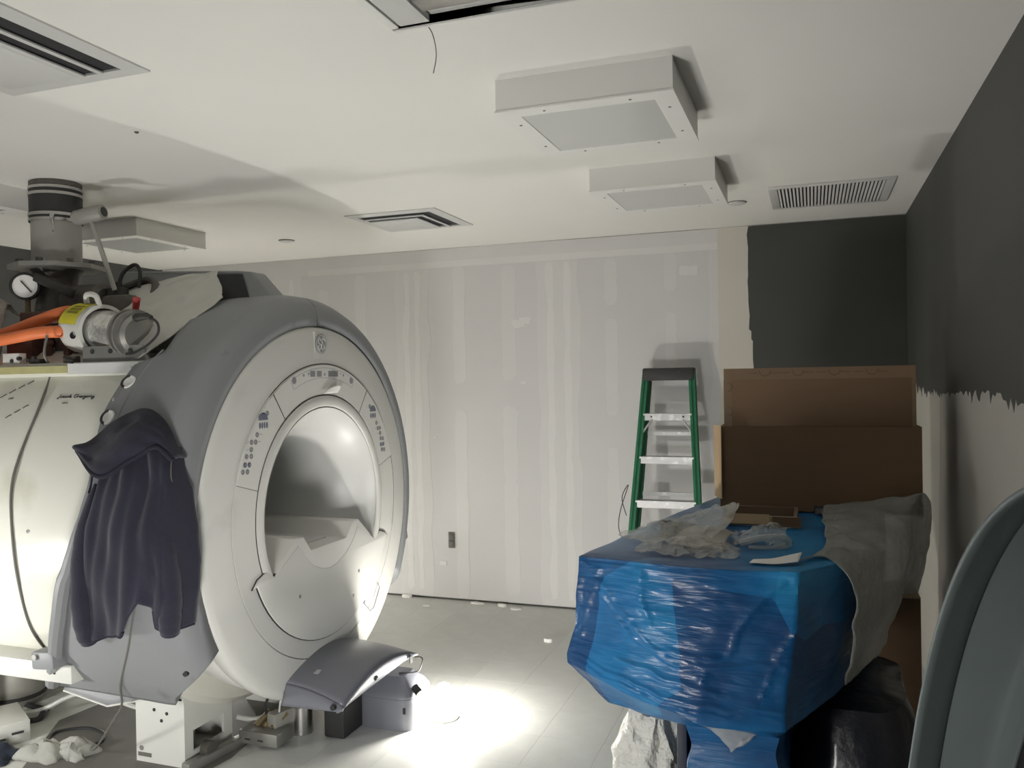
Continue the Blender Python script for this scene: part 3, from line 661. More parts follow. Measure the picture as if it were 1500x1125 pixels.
MB().lathe([(2.27, .12), (2.24, .10), (2.16, .085), (2.10, .10), (2.0, .11), (1.96, .13)], 'z', (-3.51, 3.15, 0), 28).build('pipe_neck', M['castm'], t)
# valve block beside the pipe
t = thing('valve_assembly', 'dull cast metal valve block with dark handle beside the vent pipe', 'valve', (-3.30, 3.15, 1.80))
MB().lathe([(-.11, .04), (-.10, .085), (.09, .085), (.11, .06), (.11, 0)], 'x', (-3.28, 3.12, 2.10), 22).build('valve_body', M['castm'], t)
MB().bx(-3.34, -3.20, 3.06, 3.22, 1.94, 2.06).build('valve_base', M['castm'], t, bevel=.015)
MB().box((-3.365, 3.0, 2.175), (.26, .02, .045), eul(0, 22, 0)).build('lever_handle', M['darkcast'], t, bevel=.006)
MB().bx(-3.14, -2.98, 3.05, 3.2, 1.93, 2.12).build('pipe_block', M['castm'], t, bevel=.02)
MB().lathe([(2.10, .05), (2.16, .045), (2.17, .02), (2.19, .02)], 'z', (-3.13, 3.15, 0), 14).build('valve_cap', M['darkcast'], t)
MB().tube(smooth([(-3.36, 3.2, 2.10), (-3.1, 3.25, 2.20), (-2.95, 3.2, 2.18), (-2.9, 3.1, 2.06)], 16), .018, 8).build('pipe_run', M['castm'], t)
MB().tube(smooth([(-3.18, 3.2, 2.16), (-3.17, 3.22, 2.24), (-3.115, 3.24, 2.285), (-3.06, 3.22, 2.25), (-3.05, 3.2, 2.17)], 18), .009, 8).build('black_loop', M['cabled'], t)
rr = random.Random(11)
for i in range(16):
    x = rr.uniform(-3.62, -3.1); y = rr.uniform(2.92, 3.06); hgt = rr.uniform(.04, .14); zf = 1.085 + math.sqrt(.865 - (y - YC) ** 2); r_ = rr.uniform(.012, .026)
    MB().lathe([(zf, r_), (zf + hgt, r_), (zf + hgt, r_ * 1.5), (zf + hgt + .02, r_ * 1.5), (zf + hgt + .025, 0)], 'z', (x, y, 0), 6).build('fitting', M[rr.choice(['rust', 'castm', 'darkcast', 'brass', 'rust'])], t)
MB().bx(-3.52, -3.22, 2.94, 2.99, 1.99, 2.05).build('manifold_bar', M['rust'], t, bevel=.008)
MB().bx(-3.56, -3.40, 2.90, 3.0, 1.80, 1.93).build('manifold_block', M['rust'], t, bevel=.01)
# mallet
t = thing('mallet', 'grey mallet standing head up beside the vent pipe', 'mallet', (-3.1, 3.1, 2.15))
hv = Vector((.165, 0, .015)).normalized()
p0, p1 = Vector((-3.315, 3.08, 2.50)), Vector((-3.155, 3.10, 2.522))
MB().tube([p0, p0 + (p1 - p0) * .06, p0 + (p1 - p0) * .85, p1 - (p1 - p0) * .03, p1], [.030, .036, .038, .035, .026], 20).build('head', M['pipe'], t)
MB().tube([p1 - (p1 - p0) * .02, p1 + (p1 - p0) * .01], [.027, .022], 16).build('striking_cap', M['darkcast'], t)
MB().tube([(-3.225, 3.09, 2.49), (-3.098, 3.10, 2.145)], .0115, 12).build('handle', M['pipe'], t)
# gauge
t = thing('pressure_gauge', 'round black rimmed pressure gauge with white dial', 'gauge', (-3.545, 3.0, 2.05))
gr = Matrix.Rotation(math.radians(38), 3, 'Z'); gc = Vector((-3.545, 3.0, 2.178))
MB().lathe([(.03, 0), (.03, .062), (-.022, .066), (-.026, .058), (-.018, .054)], 'y', gc, 32, rot=gr).build('case', M['black'], t)
MB().lathe([(-.017, 0), (-.017, .055)], 'y', gc, 32, rot=gr).build('dial', M['paper'], t)
MB().box(gc + gr @ Vector((.006, -.021, -.002)), (.07, .002, .006), gr @ Matrix.Rotation(math.radians(50), 3, 'Y')).build('needle', M['ink'], t)
MB().tube([gc + Vector((0, .01, -.06)), gc + Vector((0, .01, -.17))], .012, 10).build('stem', M['brass'], t)
# cold head: white collar with yellow label, foil canister
ax = eul(0, 6, -14)
t = thing('cold_head', 'white collared cold head with yellow label and silver foil canister', 'pump', (-2.92, 2.93, 1.80))
cc = Vector((-3.06, 2.93, 1.952))
MB().lathe([(-.10, .0), (-.10, .095), (-.085, .112), (.09, .116), (.09, .100), (.0, .098)], 'x', cc, 40, rot=ax).build('collar', M['whitem'], t)
b = MB(); b.lathe([(-.085, .1145), (.055, .1175), (.055, .116), (-.085, .113)], 'x', cc, 14, 10, 92, rot=ax); lb = b.build('warning_label', M['yellow'], t)
for (q0, q1) in ((72, 80), (56, 62), (46, 52), (36, 42)):
    b = MB(); b.lathe([(-.05, .1166), (.035, .1186), (.035, .117), (-.05, .115)], 'x', cc, 6, q0, q1, rot=ax); b.build('label_line', M['ylab'], lb)
MB().tube(smooth([cc + ax @ Vector(p) for p in ((-.02, -.02, .112), (-.012, -.03, .150), (.03, -.032, .158), (.07, -.03, .148), (.08, -.02, .11))], 18), .012, 10).build('lifting_handle', M['whitem'], t)
for (u, a) in ((-.06, -12), (.045, -14)):
    q = math.radians(a); MB().lathe([(0, 0), (.0, .015), (-.006, .015)], 'y', cc + ax @ Vector((u, -.1165 * math.cos(q), .1165 * math.sin(q))), 12).build('hole', M['black'], t)
MB().lathe([(.02, 0), (.02, .085), (.06, .09), (.27, .088), (.285, .07), (.285, 0)], 'x', cc, 32, rot=ax).build('foil_canister', M['foil'], t)
for u in (.285, .32): MB().lathe([(u, .06), (u, .105), (u + .014, .105), (u + .018, .06)], 'x', cc, 36, rot=ax).build('clamp_ring', M['dsteel'], t)
MB().lathe([(.28, .075), (.35, .085), (.365, .07), (.365, 0)], 'x', cc, 28, rot=ax).build('end_cap', M['dsteel'], t)
MB().tube([(-2.785, 2.90, 2.03), (-2.762, 2.885, 2.075)], [.014, .016], 10).build('red_cap', M['red'], t)
MB().tube([(-2.75, 2.84, 1.975), (-2.70, 2.82, 1.985), (-2.64, 2.81, 1.988), (-2.615, 2.81, 1.98)], [.014, .018, .015, .010], 10).build('connector', M['darkcast'], t)
MB().tube(smooth([(-2.62, 2.81, 1.982), (-2.575, 2.80, 1.955), (-2.575, 2.80, 1.91), (-2.63, 2.80, 1.865), (-2.70, 2.80, 1.835), (-2.745, 2.80, 1.83)], 24), .0055, 7).build('lead', M['cabled'], t)
br_ = MB(); br_.prism([(-2.985, 1.80), (-2.62, 1.80), (-2.66, 1.868), (-2.985, 1.868)], 2.80, 2.812, 'y'); BRK = br_.build('mount_bracket', M['dsteel'], t)
for x in (-2.93, -2.83, -2.72): MB().lathe([(2.797, 0), (2.797, .011), (2.801, .011)], 'y', (x, 0, 1.845), 10).build('bracket_hole', M['gap'], BRK)
MB().bx(-2.99, -2.66, 2.81, 3.02, 1.80, 1.835).build('cradle', M['dsteel'], t)
MB().tube([(-3.09, 2.80, 1.825), (-3.03, 2.79, 1.80)], .008, 8).build('drain_stub', M['darkcast'], t)
# hoses
tag(MB().tube(smooth([(-3.90, 2.80, 1.87), (-3.47, 2.80, 1.912), (-3.35, 2.80, 1.925), (-3.24, 2.82, 1.940), (-3.13, 2.86, 1.942)], 24), .027, 14).build('orange_hose', M['orange']),
    'lower orange rubber hose running into the white collar', 'hose', 'orange hoses')
tag(MB().tube(smooth([(-3.92, 2.86, 1.85), (-3.47, 2.86, 1.955), (-3.33, 2.88, 1.998), (-3.24, 2.91, 2.03), (-3.19, 2.93, 2.04)], 24), .027, 14).build('orange_hose', M['orange']),
    'upper orange rubber hose rising behind the lower one', 'hose', 'orange hoses')
tag(MB().surf([[(-3.95, 2.92, 1.82), (-3.8, 2.9, 1.82), (-3.62, 2.92, 1.84)], [(-3.95, 2.90, 2.05), (-3.74, 2.88, 2.06), (-3.595, 2.92, 2.0)], [(-3.95, 2.95, 2.13), (-3.74, 2.95, 2.135), (-3.63, 2.98, 2.09)], [(-3.95, 3.08, 2.08), (-3.75, 3.08, 2.08), (-3.64, 3.06, 2.02)]], 16, 14, .018, 14, 2).build('plastic_bundle', mat('pink_grey_plastic', (.36, .32, .28), .5, var=.15, vscale=20, bump=.5, bscale=40), solid=.004),
    'pale crumpled plastic bundle left of the gauge', 'plastic')
# white film draped over the fairing
F = [[(-3.186, 3.15, 2.069), (-3.129, 3.2, 2.143), (-2.842, 3.25, 2.215), (-2.648, 3.27, 2.228)],
     [(-3.05, 3.04, 1.99), (-2.97, 3.06, 2.06), (-2.76, 3.12, 2.13), (-2.60, 3.22, 2.19)],
     [(-2.87, 2.90, 1.89), (-2.80, 2.92, 1.95), (-2.66, 3.0, 2.03), (-2.545, 3.17, 2.13)],
     [(-2.72, 2.80, 1.81), (-2.635, 2.80, 1.83), (-2.56, 2.88, 1.912), (-2.49, 3.12, 2.08)]]
tag(MB().surf(F, 34, 34, .012, 9, 4).build('plastic_sheet', M['film'], solid=.003), 'crumpled white film draped over the scanner top', 'plastic')
# ------------------------------------------------------------------ cables on the drum
def drum(P): return [pt(x, a, .935) for x, a in P]
tag(MB().tube(smooth([(-3.175, 2.79, 1.925), (-3.19, 2.785, 1.84)] + [tuple(v) for v in drum([(-3.205, 46), (-3.134, 35), (-3.128, 20), (-3.133, 11), (-3.111, -1), (-3.11, -12), (-3.135, -26), (-3.13, -36)])], 60), .0055, 8).build('drum_cable', M['cable']),
    'thin grey cable hanging down the side of the white drum', 'cable')
tag(MB().tube(smooth([tuple(pt(-2.40, -9, 1.04)), tuple(pt(-2.414, -13, 1.03)), tuple(pt(-2.512, -24, 1.03)), tuple(pt(-2.66, -36, 1.03)), (-2.72, 2.71, .37), (-2.80, 2.74, .28), (-3.02, 2.86, .09), (-3.16, 2.95, .02), (-3.22, 2.92, .008), (-3.30, 2.90, .008)], 60), .0045, 8).build('power_cord', M['cable']),
    'thin cord hanging from below the hoodie down to the floor', 'cable')

# ------------------------------------------------------------------ hoodie hung on the shroud
t = thing('hoodie', 'navy blue hooded sweatshirt hanging on the grey scanner cover', 'hoodie', tuple(pt(-2.45, 24, 1.03)))
def hp(x, a, off): return pt(x, a, prof_r(x) + off)
LEFT = [(17.5, -2.55), (15.6, -2.556), (11.3, -2.572), (4.3, -2.613), (-2.7, -2.621), (-8.5, -2.636), (-14.7, -2.66), (-22, -2.70)][::-1]
RIGHT = [(22, -2.262), (17.2, -2.235), (12.6, -2.20), (4.6, -2.174), (-3.6, -2.168), (-10.2, -2.181), (-17.2, -2.212), (-22, -2.235)][::-1]
HEM = [(0, -21.6), (.26, -19.8), (.48, -18.2), (.55, -13.5), (.63, -10.6), (.73, -12.4), (.76, -16.6), (.86, -17.8), (.93, -18.2), (1, -18.8)]
def body(u, v):
    a = 22 + (interp(HEM, u) - 22) * v
    xl, xr = interp(LEFT, a), interp(RIGHT, a); x = xl + (xr - xl) * u
    fold = .010 * math.sin(u * 15 + 1.6 * math.sin(v * 3)) * (.3 + .7 * v) + .004 * math.sin(u * 41 + v * 5 + 2)
    fold += .020 * noise.noise(Vector((u * 5, v * 4, 3.3)))
    edge = min(u, 1 - u) * 8
    off = .012 + .034 * min(1, edge) + fold * min(1, edge + .25)
    if x > -2.262: return pt(-2.262 + (x + 2.262) * .7, a, prof_r(-2.262) + max(.012, off) - .9 * (x + 2.262))
    return hp(x, a, max(.012, off))
MB().grid(body, 64, 60).build('body', M['navy'], t, solid=.010, sharp=80)
def hood(u, v):
    # u along the opening (left tip to right), v from the top seam down
    top = [(-2.675, 20.6), (-2.585, 24.2), (-2.485, 28.4), (-2.395, 29.0), (-2.305, 25.8), (-2.245, 20.0)]
    bot = [(-2.650, 19.4), (-2.55, 15.6), (-2.465, 14.2), (-2.36, 18.3), (-2.29, 20.6), (-2.245, 18.6)]
    T = cr([Vector((x, a, 0)) for x, a in top], u); B_ = cr([Vector((x, a, 0)) for x, a in bot], u)
    p = T + (B_ - T) * v
    off = .025 + .062 * math.sin(PI * min(1, v * .62 + .03)) + .012 * math.sin(u * 9 + v * 5) * v + .01 * noise.noise(Vector((u * 6, v * 5, 9)))
    return hp(p.x, p.y, off)
MB().grid(hood, 36, 24).build('hood', M['navy'], t, solid=.012, sharp=80)
hb = [hood(i / 36, 1.0) + Vector((0, -.004, 0)) for i in range(37)]
MB().tube(hb, .009, 8).build('hood_hem', M['navyr'], t)
# drawstring and sleeves
MB().tube(smooth([tuple(hp(-2.258, 19, .06)), tuple(hp(-2.25, 15, .065)), tuple(hp(-2.245, 12.5, .062))], 10), .0025, 6).build('drawstring', M['cable'], t)
MB().tube(smooth([tuple(hp(-2.575, 17, .05)), tuple(hp(-2.585, 13, .035)), tuple(hp(-2.575, 11, .05))], 10), .0035, 6).build('drawstring', M['navyr'], t)
sl = smooth([tuple(hp(-2.575, 13, .022)), tuple(hp(-2.612, 2, .022)), tuple(hp(-2.63, -10, .035)), tuple(hp(-2.655, -18, .035)), tuple(hp(-2.665, -21.5, .03))], 20)
MB().tube(sl, [(.012 + .030 * math.sin(PI * (.12 + .62 * i / 20)) + .002 * math.sin(i * 1.9)) * min(1, .25 + i / 7) for i in range(21)], 14).build('sleeve', M['navy'], t)
sl = smooth([tuple(hp(-2.29, 14, .01)), tuple(hp(-2.268, 2, .015)), tuple(hp(-2.262, -9, .025)), tuple(hp(-2.275, -16, .028)), tuple(hp(-2.285, -18.6, .025))], 20)
MB().tube(sl, [(.012 + .030 * math.sin(PI * (.12 + .62 * i / 20)) + .002 * math.sin(i * 2.3)) * min(1, .25 + i / 7) for i in range(21)], 14).build('sleeve', M['navy'], t)
# curved pieces of cloth hem
MB().tube([body(i / 60, 1.0) for i in range(31)], .007, 6).build('hem_band', M['navyr'], t)
MB().tube([body(i / 60, 1.0) for i in range(44, 61)], .007, 6).build('hem_band', M['navyr'], t)

# ------------------------------------------------------------------ docking station in front of the scanner
t = thing('docking_hood', 'curved blue grey docking hood below the scanner bore', 'cover', (-2.05, 3.45, .25))
def ztop(y, u):
    q = (y - 3.15) / .63
    return .340 + .095 * math.sin(PI * min(1, max(0, q * .92 + .04))) ** .8 - .06 * u * u * (1 - .5 * q) - .01 * u
def hoodf(u, v):
    y = 3.15 + .63 * v; x = -2.235 + u * (.30 + .045 * v)
    return Vector((x, y, ztop(y, u)))
MB().grid(hoodf, 16, 28).build('hood_shell', M['dock'], t, solid=.012)
def nearside(u, v):
    p = hoodf(u, 0); zb = .266 + .006 * u
    return Vector((p.x + .01 * math.sin(PI * v), p.y - .02 * math.sin(PI * v * .5), p.z + (zb - p.z) * v))
MB().grid(nearside, 16, 6).build('side_panel', M['dock'], t, solid=.010)
def frontside(u, v):
    p = hoodf(1, u); zb = .268 + .055 * u
    return Vector((p.x + .014 * math.sin(PI * v * .5) - .035 * v * v, p.y - .02 * math.sin(PI * v * .5) * (1 - u), p.z + (zb - p.z) * v))
MB().grid(frontside, 20, 6).build('front_panel', M['dock'], t, solid=.010)
MB().box((-2.08, 3.128, .275), (.055, .004, .012)).build('label', M['paper'], t)
MB().box((-2.12, 3.24, ztop(3.24, .4) + .008), (.03, .03, .002), eul(18, 0, 0)).build('label', M['iconl'], t)
for (x, y, z) in ((-1.965, 3.14, .292), (-1.915, 3.42, .33)): MB().lathe([(0, 0), (-.012, .0), (-.012, .012), (0, .014)], 'y', (x, y - .015, z), 10).build('knob', M['black'], t)
MB().box((-1.880, 3.70, .322), (.004, .03, .035)).build('catch', M['gap'], t)
MB().tube(smooth([(-1.88, 3.74, .32), (-1.845, 3.75, .315), (-1.85, 3.74, .27), (-1.87, 3.73, .25), (-1.95, 3.70, .245)], 16), .0035, 6).build('cord', M['cabled'], t)
MB().bx(-2.22, -2.11, 3.44, 3.70, .0, .27).build('inner_frame', M['black'], t, bevel=.01)
t = thing('docking_pedestal', 'rounded grey pedestal on the floor under the docking hood', 'pedestal', (-1.98, 3.72, 0))
pp = []
for i in range(40):
    a = 2 * PI * i / 40; ca, sa = math.cos(a), math.sin(a); e = .42
    pp.append((-1.990 + .150 * math.copysign(abs(ca) ** e, ca), 3.735 + .135 * math.copysign(abs(sa) ** e, sa)))
def loft(mb, levels):
    prev = None
    for (z, k) in levels:
        ringv = [mb.bm.verts.new((-1.985 + (x - -1.985) * k, 3.735 + (y - 3.735) * k, z)) for x, y in pp]
        if prev:
            for i in range(40): mb.face([prev[i], prev[(i + 1) % 40], ringv[(i + 1) % 40], ringv[i]])
        else: mb.face(ringv[::-1])
        prev = ringv
    mb.face(prev); return mb
loft(MB(), [(0, 1), (.15, 1), (.152, .985), (.156, .985)]).build('body', M['dock'], t)
loft(MB(), [(.156, 1.0), (.162, 1.0), (.195, .86), (.225, .62), (.24, .50)]).build('top_cone', M['dock'], t)
MB().bx(-1.94, -1.87, 3.606, 3.614, .085, .115).build('slot', M['gap'], t)
MB().tube([(-1.85, 3.67, .20), (-1.815, 3.655, .175)], [.018, .022], 12).build('foot_knob', M['black'], t)
t = thing('steel_canister', 'brushed steel cylinder beneath the scanner face', 'canister', (-2.37, 3.46, 0))
MB().lathe([(0, 0), (0, .052), (.004, .055), (.135, .055), (.14, .05), (.14, .044), (.12, .042), (.12, 0)], 'z', (-2.355, 3.46, 0), 32).build('can', M['steel'], t)
MB().tube([(-2.36, 3.46, .14), (-2.33, 3.45, .20), (-2.26, 3.43, .26)], .008, 8).build('outlet_tube', M['cablew'], t)
t = thing('connector_box', 'grey metal connector box with brass terminals under the scanner', 'electrical box', (-2.42, 3.28, 0))
MB().bx(-2.55, -2.34, 3.235, 3.36, .015, .075).build('box', M['dsteel'], t, bevel=.004)
MB().box((-2.40, 3.38, .07), (.06, .16, .14), rotz(-14)).build('end_housing', M['pipe'], t, bevel=.008)
for i in range(3): MB().tube([(-2.50 + i * .045, 3.30, .075), (-2.47 + i * .045, 3.37, .125)], .014, 10).build('terminal', M['brass'], t)
for x in (-2.50, -2.43): MB().bx(x - .015, x + .015, 3.2335, 3.2355, .035, .042).build('slot', M['gap'], t)
MB().tube(smooth([(-2.47, 3.34, .12), (-2.46, 3.32, .17), (-2.45, 3.33, .21), (-2.46, 3.36, .27)], 12), .007, 8).build('lead', M['cabled'], t)
MB().tube(smooth([(-2.40, 3.34, .12), (-2.385, 3.33, .18), (-2.38, 3.36, .26)], 12), .005, 8).build('lead', M['cablew'], t)
MB().tube(smooth([(-2.62, 3.31, .10), (-2.56, 3.36, .075), (-2.48, 3.37, .10)], 12), .012, 8).build('lead', M['cablew'], t)
t = thing('floor_rail', 'grey floor rail with rubber roller beside the white scanner leg', 'rail', (-2.5, 3.1, 0))
MB().box((-2.57, 3.11, .022), (.05, .36, .04), rotz(-8)).build('bar', M['dsteel'], t, bevel=.005)
MB().lathe([(-.02, 0), (-.02, .035), (.02, .035), (.02, 0)], 'x', (-2.585, 3.07, .055), 18).build('roller', M['castm'], t)
tag(MB().prism([(-3.30, 2.70), (-2.56, 2.70), (-2.50, 3.12), (-2.60, 3.75), (-3.55, 3.80), (-3.62, 3.20)], .0003, .004, 'z').build('mat_with_floor_shade', M['plate']),  # real mat, enlarged so its dark colour also paints the shaded floor
    'dark mat under the white scanner leg, enlarged over shaded floor', 'mat')

# ------------------------------------------------------------------ clutter at the lower left
t = thing('floor_box', 'flat cream metal box on the floor at the left picture edge', 'box', (-3.72, 2.98, 0))
MB().box((-3.745, 2.965, .05), (.30, .22, .10), rotz(-30)).build('case', M['whitem'], t, bevel=.004)
for k in (0, 1): MB().box((-3.62 + .045 * k, 2.87 + .06 * k, .035 + .02 * k), (.004, .05, .01), rotz(-30)).build('slot', M['gap'], t)
t = thing('grey_drum', 'small grey round canister under the scanner beam', 'canister', (-4.05, 3.32, 0))
MB().lathe([(0, 0), (0, .13), (.03, .15), (.20, .15), (.22, .14), (.22, 0)], 'z', (-4.08, 3.33, 0), 32).build('shell', M['pipe'], t)
MB().lathe([(.04, .151), (.04, .155), (.06, .155), (.06, .151)], 'z', (-4.08, 3.33, 0), 32).build('band', M['gap'], t)
def cable(P, r, m, label, n=50): return tag(MB().tube(smooth(P, n), r, 7).build('floor_cable', M[m]), label, 'cable', 'cables on the floor')
cable([(-3.95, 3.10, .012), (-3.75, 3.2, .04), (-3.62, 3.25, .10), (-3.45, 3.28, .16), (-3.3, 3.3, .20)], .011, 'cablew', 'white cable rising under the scanner beam at the left')
cable([(-3.60, 3.35, .20), (-3.45, 3.30, .15), (-3.25, 3.25, .115), (-3.05, 3.22, .115), (-2.9, 3.25, .13)], .010, 'cablew', 'white cable sagging towards the white leg')
cable([(-3.35, 2.93, .008), (-3.45, 2.98, .008), (-3.50, 3.08, .008), (-3.40, 3.16, .008), (-3.27, 3.14, .008), (-3.20, 3.06, .008), (-3.22, 2.98, .008)], .008, 'cabled', 'dark looped cable lying on the floor')
cable([(-3.98, 3.30, .008), (-3.80, 3.27, .01), (-3.74, 3.22, .03), (-3.72, 3.16, .01), (-3.80, 3.10, .01)], .016, 'cabled', 'thick dark hose curling round the grey canister')
def rag(c, sx, sy, hh, m, label, name='rag', seed=1.0, cat='rag'):
    def f(u, v):
        x = c[0] + (u - .5) * sx; y = c[1] + (v - .5) * sy
        e = math.sin(PI * u) * math.sin(PI * v)
        z = .004 + hh * (e ** .6) * (.55 + .8 * abs(noise.noise(Vector((u * 3.1 + seed, v * 3.3, seed))))) + .012 * e * noise.noise(Vector((u * 9, v * 9, seed)))
        return Vector((x + .03 * noise.noise(Vector((u * 3, v * 3, seed + 4))), y + .03 * noise.noise(Vector((u * 3, v * 3, seed + 7))), max(z, .004)))
    return tag(MB().grid(f, 22, 18).build(name, m, solid=.003), label, cat)
rag((-3.36, 2.88), .24, .16, .075, M['rag'], 'crumpled white rag on the floor beside the looped cable', seed=1.2)
rag((-3.22, 2.93), .18, .13, .09, M['rag'], 'smaller crumpled white rag nearer the dark mat', seed=5.2)
rag((-3.55, 2.80), .22, .16, .09, M['bluedk'], 'dark blue cloth in the lower left corner', 'cloth', 8.0, 'cloth')

# ------------------------------------------------------------------ scraps on the floor by the wall
rs = random.Random(3)
for i, (x, y, s) in enumerate(((-2.07, 5.76, .055), (-1.617, 5.11, .03), (-2.41, 5.83, .06), (-2.19, 5.80, .035), (-2.75, 5.66, .035), (-3.0, 5.85, .05))):
    tl = rs.uniform(-20, 20)
    lb = ['white folded drywall scrap lying below the right joint', 'small white chip alone on the floor near the blue wrap', 'crumbled drywall dust heap against the wall below the outlet', 'little drywall crumb beside the dust heap', 'pale sliver on the floor left of the outlet', 'drywall chip at the wall foot beside the scanner'][i]
    P = [(x + s * math.cos(a) * rs.uniform(.6, 1.1), y + .45 * s * math.sin(a) * rs.uniform(.6, 1.1)) for a in [j * PI / 4 for j in range(8)]]
    tag(MB().prism(P, .0004, .012 + .012 * (i % 2), 'z').build('drywall_scrap', M['paper'], bevel=.002, bseg=1), lb, 'scrap', 'drywall scraps')

# ------------------------------------------------------------------ step ladder leaning by the wall
t = thing('step_ladder', 'green step ladder with black top cap leaning against the drywall', 'ladder', (-.92, 5.4, 0))
LT, LBm = Vector((-.92, 5.70, 1.70)), Vector((-.92, 5.30, 0.0))
def lp(s, z, dy=0.0):
    hw = .155 + (1.70 - z) * .062; y = 5.735 - (1.70 - z) * .235 + dy
    return Vector((-.92 + s * hw, y, z))
def rail(a, b_, w_, d_, m, name, par):
    d = b_ - a; L_ = d.length; zx = d.normalized(); xx = Vector((1, 0, 0)); xx = (xx - zx * xx.dot(zx)).normalized(); yy = zx.cross(xx)
    rot = Matrix((xx, yy, zx)).transposed(); c = (a + b_) / 2
    mb = MB(); mb.box(c, (w_, d_ * .25, L_), rot)
    for s in (-1, 1): mb.box(c + yy * s * d_ * .44, (w_, d_ * .12, L_), rot)
    mb.box(c, (w_ * .25, d_, L_), rot)
    return mb.build(name, m, par)
for s in (-1, 1):
    r_ = rail(lp(s, .0), lp(s, 1.70), .042, .075, M['green'], 'front_rail', t)
    a, b_ = lp(s * .9, .02, .09), lp(s * .9, 1.66, .075); rail(a, b_, .02, .045, M['green'], 'rear_rail', t)
    MB().box(lp(s, .02), (.04, .09, .04)).build('foot_pad', M['black'], t, bevel=.006)
for i, z in enumerate((1.435, 1.150, .865, .58, .295)):
    a, b_ = lp(-1, z), lp(1, z); wd = b_.x - a.x - .02; c = (a + b_) / 2
    mb = MB(); mb.box(c, (wd, .078, .012)); mb.box(c + Vector((0, -.038, -.018)), (wd, .004, .045)); mb.box(c + Vector((0, .038, -.018)), (wd, .004, .045))
    so = mb.build('step', M['alu'], t)
    for s in (-1, 1):
        if i == 0: MB().box(c + Vector((s * (wd / 2 - .055), -.045, -.015)), (.01, .006, .01)).build('rivet', M['black'], so)
for s in (-1, 1):
    MB().tube([lp(s, 1.40) + Vector((-s * .07, -.03, 0)), lp(s, 1.31) + Vector((-s * .012, -.03, 0))], .007, 6).build('knee_brace', M['alu'], t)
for z in (1.30, .90, .50):
    a, b_ = lp(-.9, z, .09), lp(.9, z, .09); MB().box((a + b_) / 2, (b_.x - a.x, .012, .025)).build('rear_bar', M['alu'], t)
MB().box((-.92, 5.74, 1.705), (.345, .13, .085)).build('top_cap', M['lblack'], t, bevel=.012)
tag(MB().tube(smooth([(-1.165, 5.43, .78), (-1.19, 5.42, .90), (-1.15, 5.44, .98), (-1.20, 5.42, .82), (-1.215, 5.42, .70), (-1.18, 5.42, .60)], 30), .003, 5).build('loose_wire', M['cabled']), 'thin dark wire hanging beside the ladder left rail', 'wire')

# ------------------------------------------------------------------ the blue wrapped equipment at the right
t = thing('wrapped_table', 'large equipment table wrapped in blue plastic film on a column', 'wrapped equipment', (-.25, 3.2, 0))
NR = 420
def plan(pts, n=420):
    P = [Vector((*p, 0)) for p in pts] + [Vector((*pts[0], 0))]; L_ = [0]
    for a, b_ in zip(P[:-1], P[1:]): L_.append(L_[-1] + (b_ - a).length)
    out = []
    for k in range(n):
        d = L_[-1] * k / n; i = max(j for j in range(len(L_)) if L_[j] <= d); f = (d - L_[i]) / (L_[i + 1] - L_[i]); out.append(P[i].lerp(P[i + 1], f))
    return out
TOPP = [(-.775, 2.82), (-.55, 2.765), (-.30, 2.745), (-.05, 2.75), (.11, 2.99), (.215, 3.3), (.27, 3.7), (.30, 4.1), (.30, 4.4), (-.45, 4.4), (-.60, 3.75), (-.70, 3.2)]
MIDP = [(-.785, 2.815), (-.57, 2.735), (-.30, 2.70), (-.06, 2.71), (.09, 2.97), (.20, 3.3), (.26, 3.7), (.29, 4.1), (.29, 4.4), (-.45, 4.4), (-.61, 3.75), (-.71, 3.2)]
BOTP = [(-.822, 2.82), (-.61, 2.72), (-.36, 2.65), (-.10, 2.68), (.02, 2.92), (.14, 3.3), (.22, 3.7), (.27, 4.1), (.27, 4.4), (-.45, 4.4), (-.61, 3.75), (-.72, 3.2)]
UNDP = [(-.70, 2.90), (-.56, 2.84), (-.38, 2.76), (-.12, 2.77), (-.04, 2.98), (.06, 3.3), (.16, 3.7), (.2, 4.1), (.2, 4.35), (-.40, 4.35), (-.52, 3.75), (-.60, 3.2)]
def zbot(p): return .60 + .10 * max(0, min(1, (-.30 - p.x) / .5)) ** 1.2
TP, MP, BP, UP = [plan(q) for q in (TOPP, MIDP, BOTP, UNDP)]
RIDGES = [[(-.755, 1.06), (-.66, .96), (-.58, .87), (-.50, .815), (-.40, .80), (-.30, .805)], [(-.70, .97), (-.62, .87), (-.54, .82), (-.45, .79), (-.33, .775), (-.10, .80)], [(-.55, 1.05), (-.535, .95), (-.52, .88)],
          [(-.80, .74), (-.62, .70), (-.45, .67), (-.28, .655), (-.08, .665)], [(-.80, .72), (-.64, .68), (-.48, .65), (-.30, .635), (-.12, .645)], [(-.77, 1.0), (-.785, .88), (-.80, .76)], [(-.45, .82), (-.36, .79), (-.33, .76), (-.34, .73)], [(-.70, 1.04), (-.745, .9), (-.77, .80)],
          [(-.50, .80), (-.42, .77), (-.37, .78)], [(-.10, 1.04), (-.2, .95), (-.26, .82)], [(.0, .95), (-.1, .85), (-.16, .70)], [(-.62, .76), (-.48, .73), (-.30, .70)]]
RSEG = [(Vector(a), Vector(b_)) for r_ in RIDGES for a, b_ in zip(r_[:-1], r_[1:])]
def ridge(x, z):
    h_ = 0.0; q = Vector((x + .012 * noise.noise(Vector((x * 14, z * 14, 1))), z + .012 * noise.noise(Vector((x * 14, z * 14, 6)))))
    for a, b_ in RSEG:
        d = b_ - a; k_ = max(0, min(1, (q - a).dot(d) / d.length_squared)); dd = (q - a - d * k_).length
        if dd < .03: h_ = max(h_, math.exp(-(dd / .007) ** 2))
    return h_
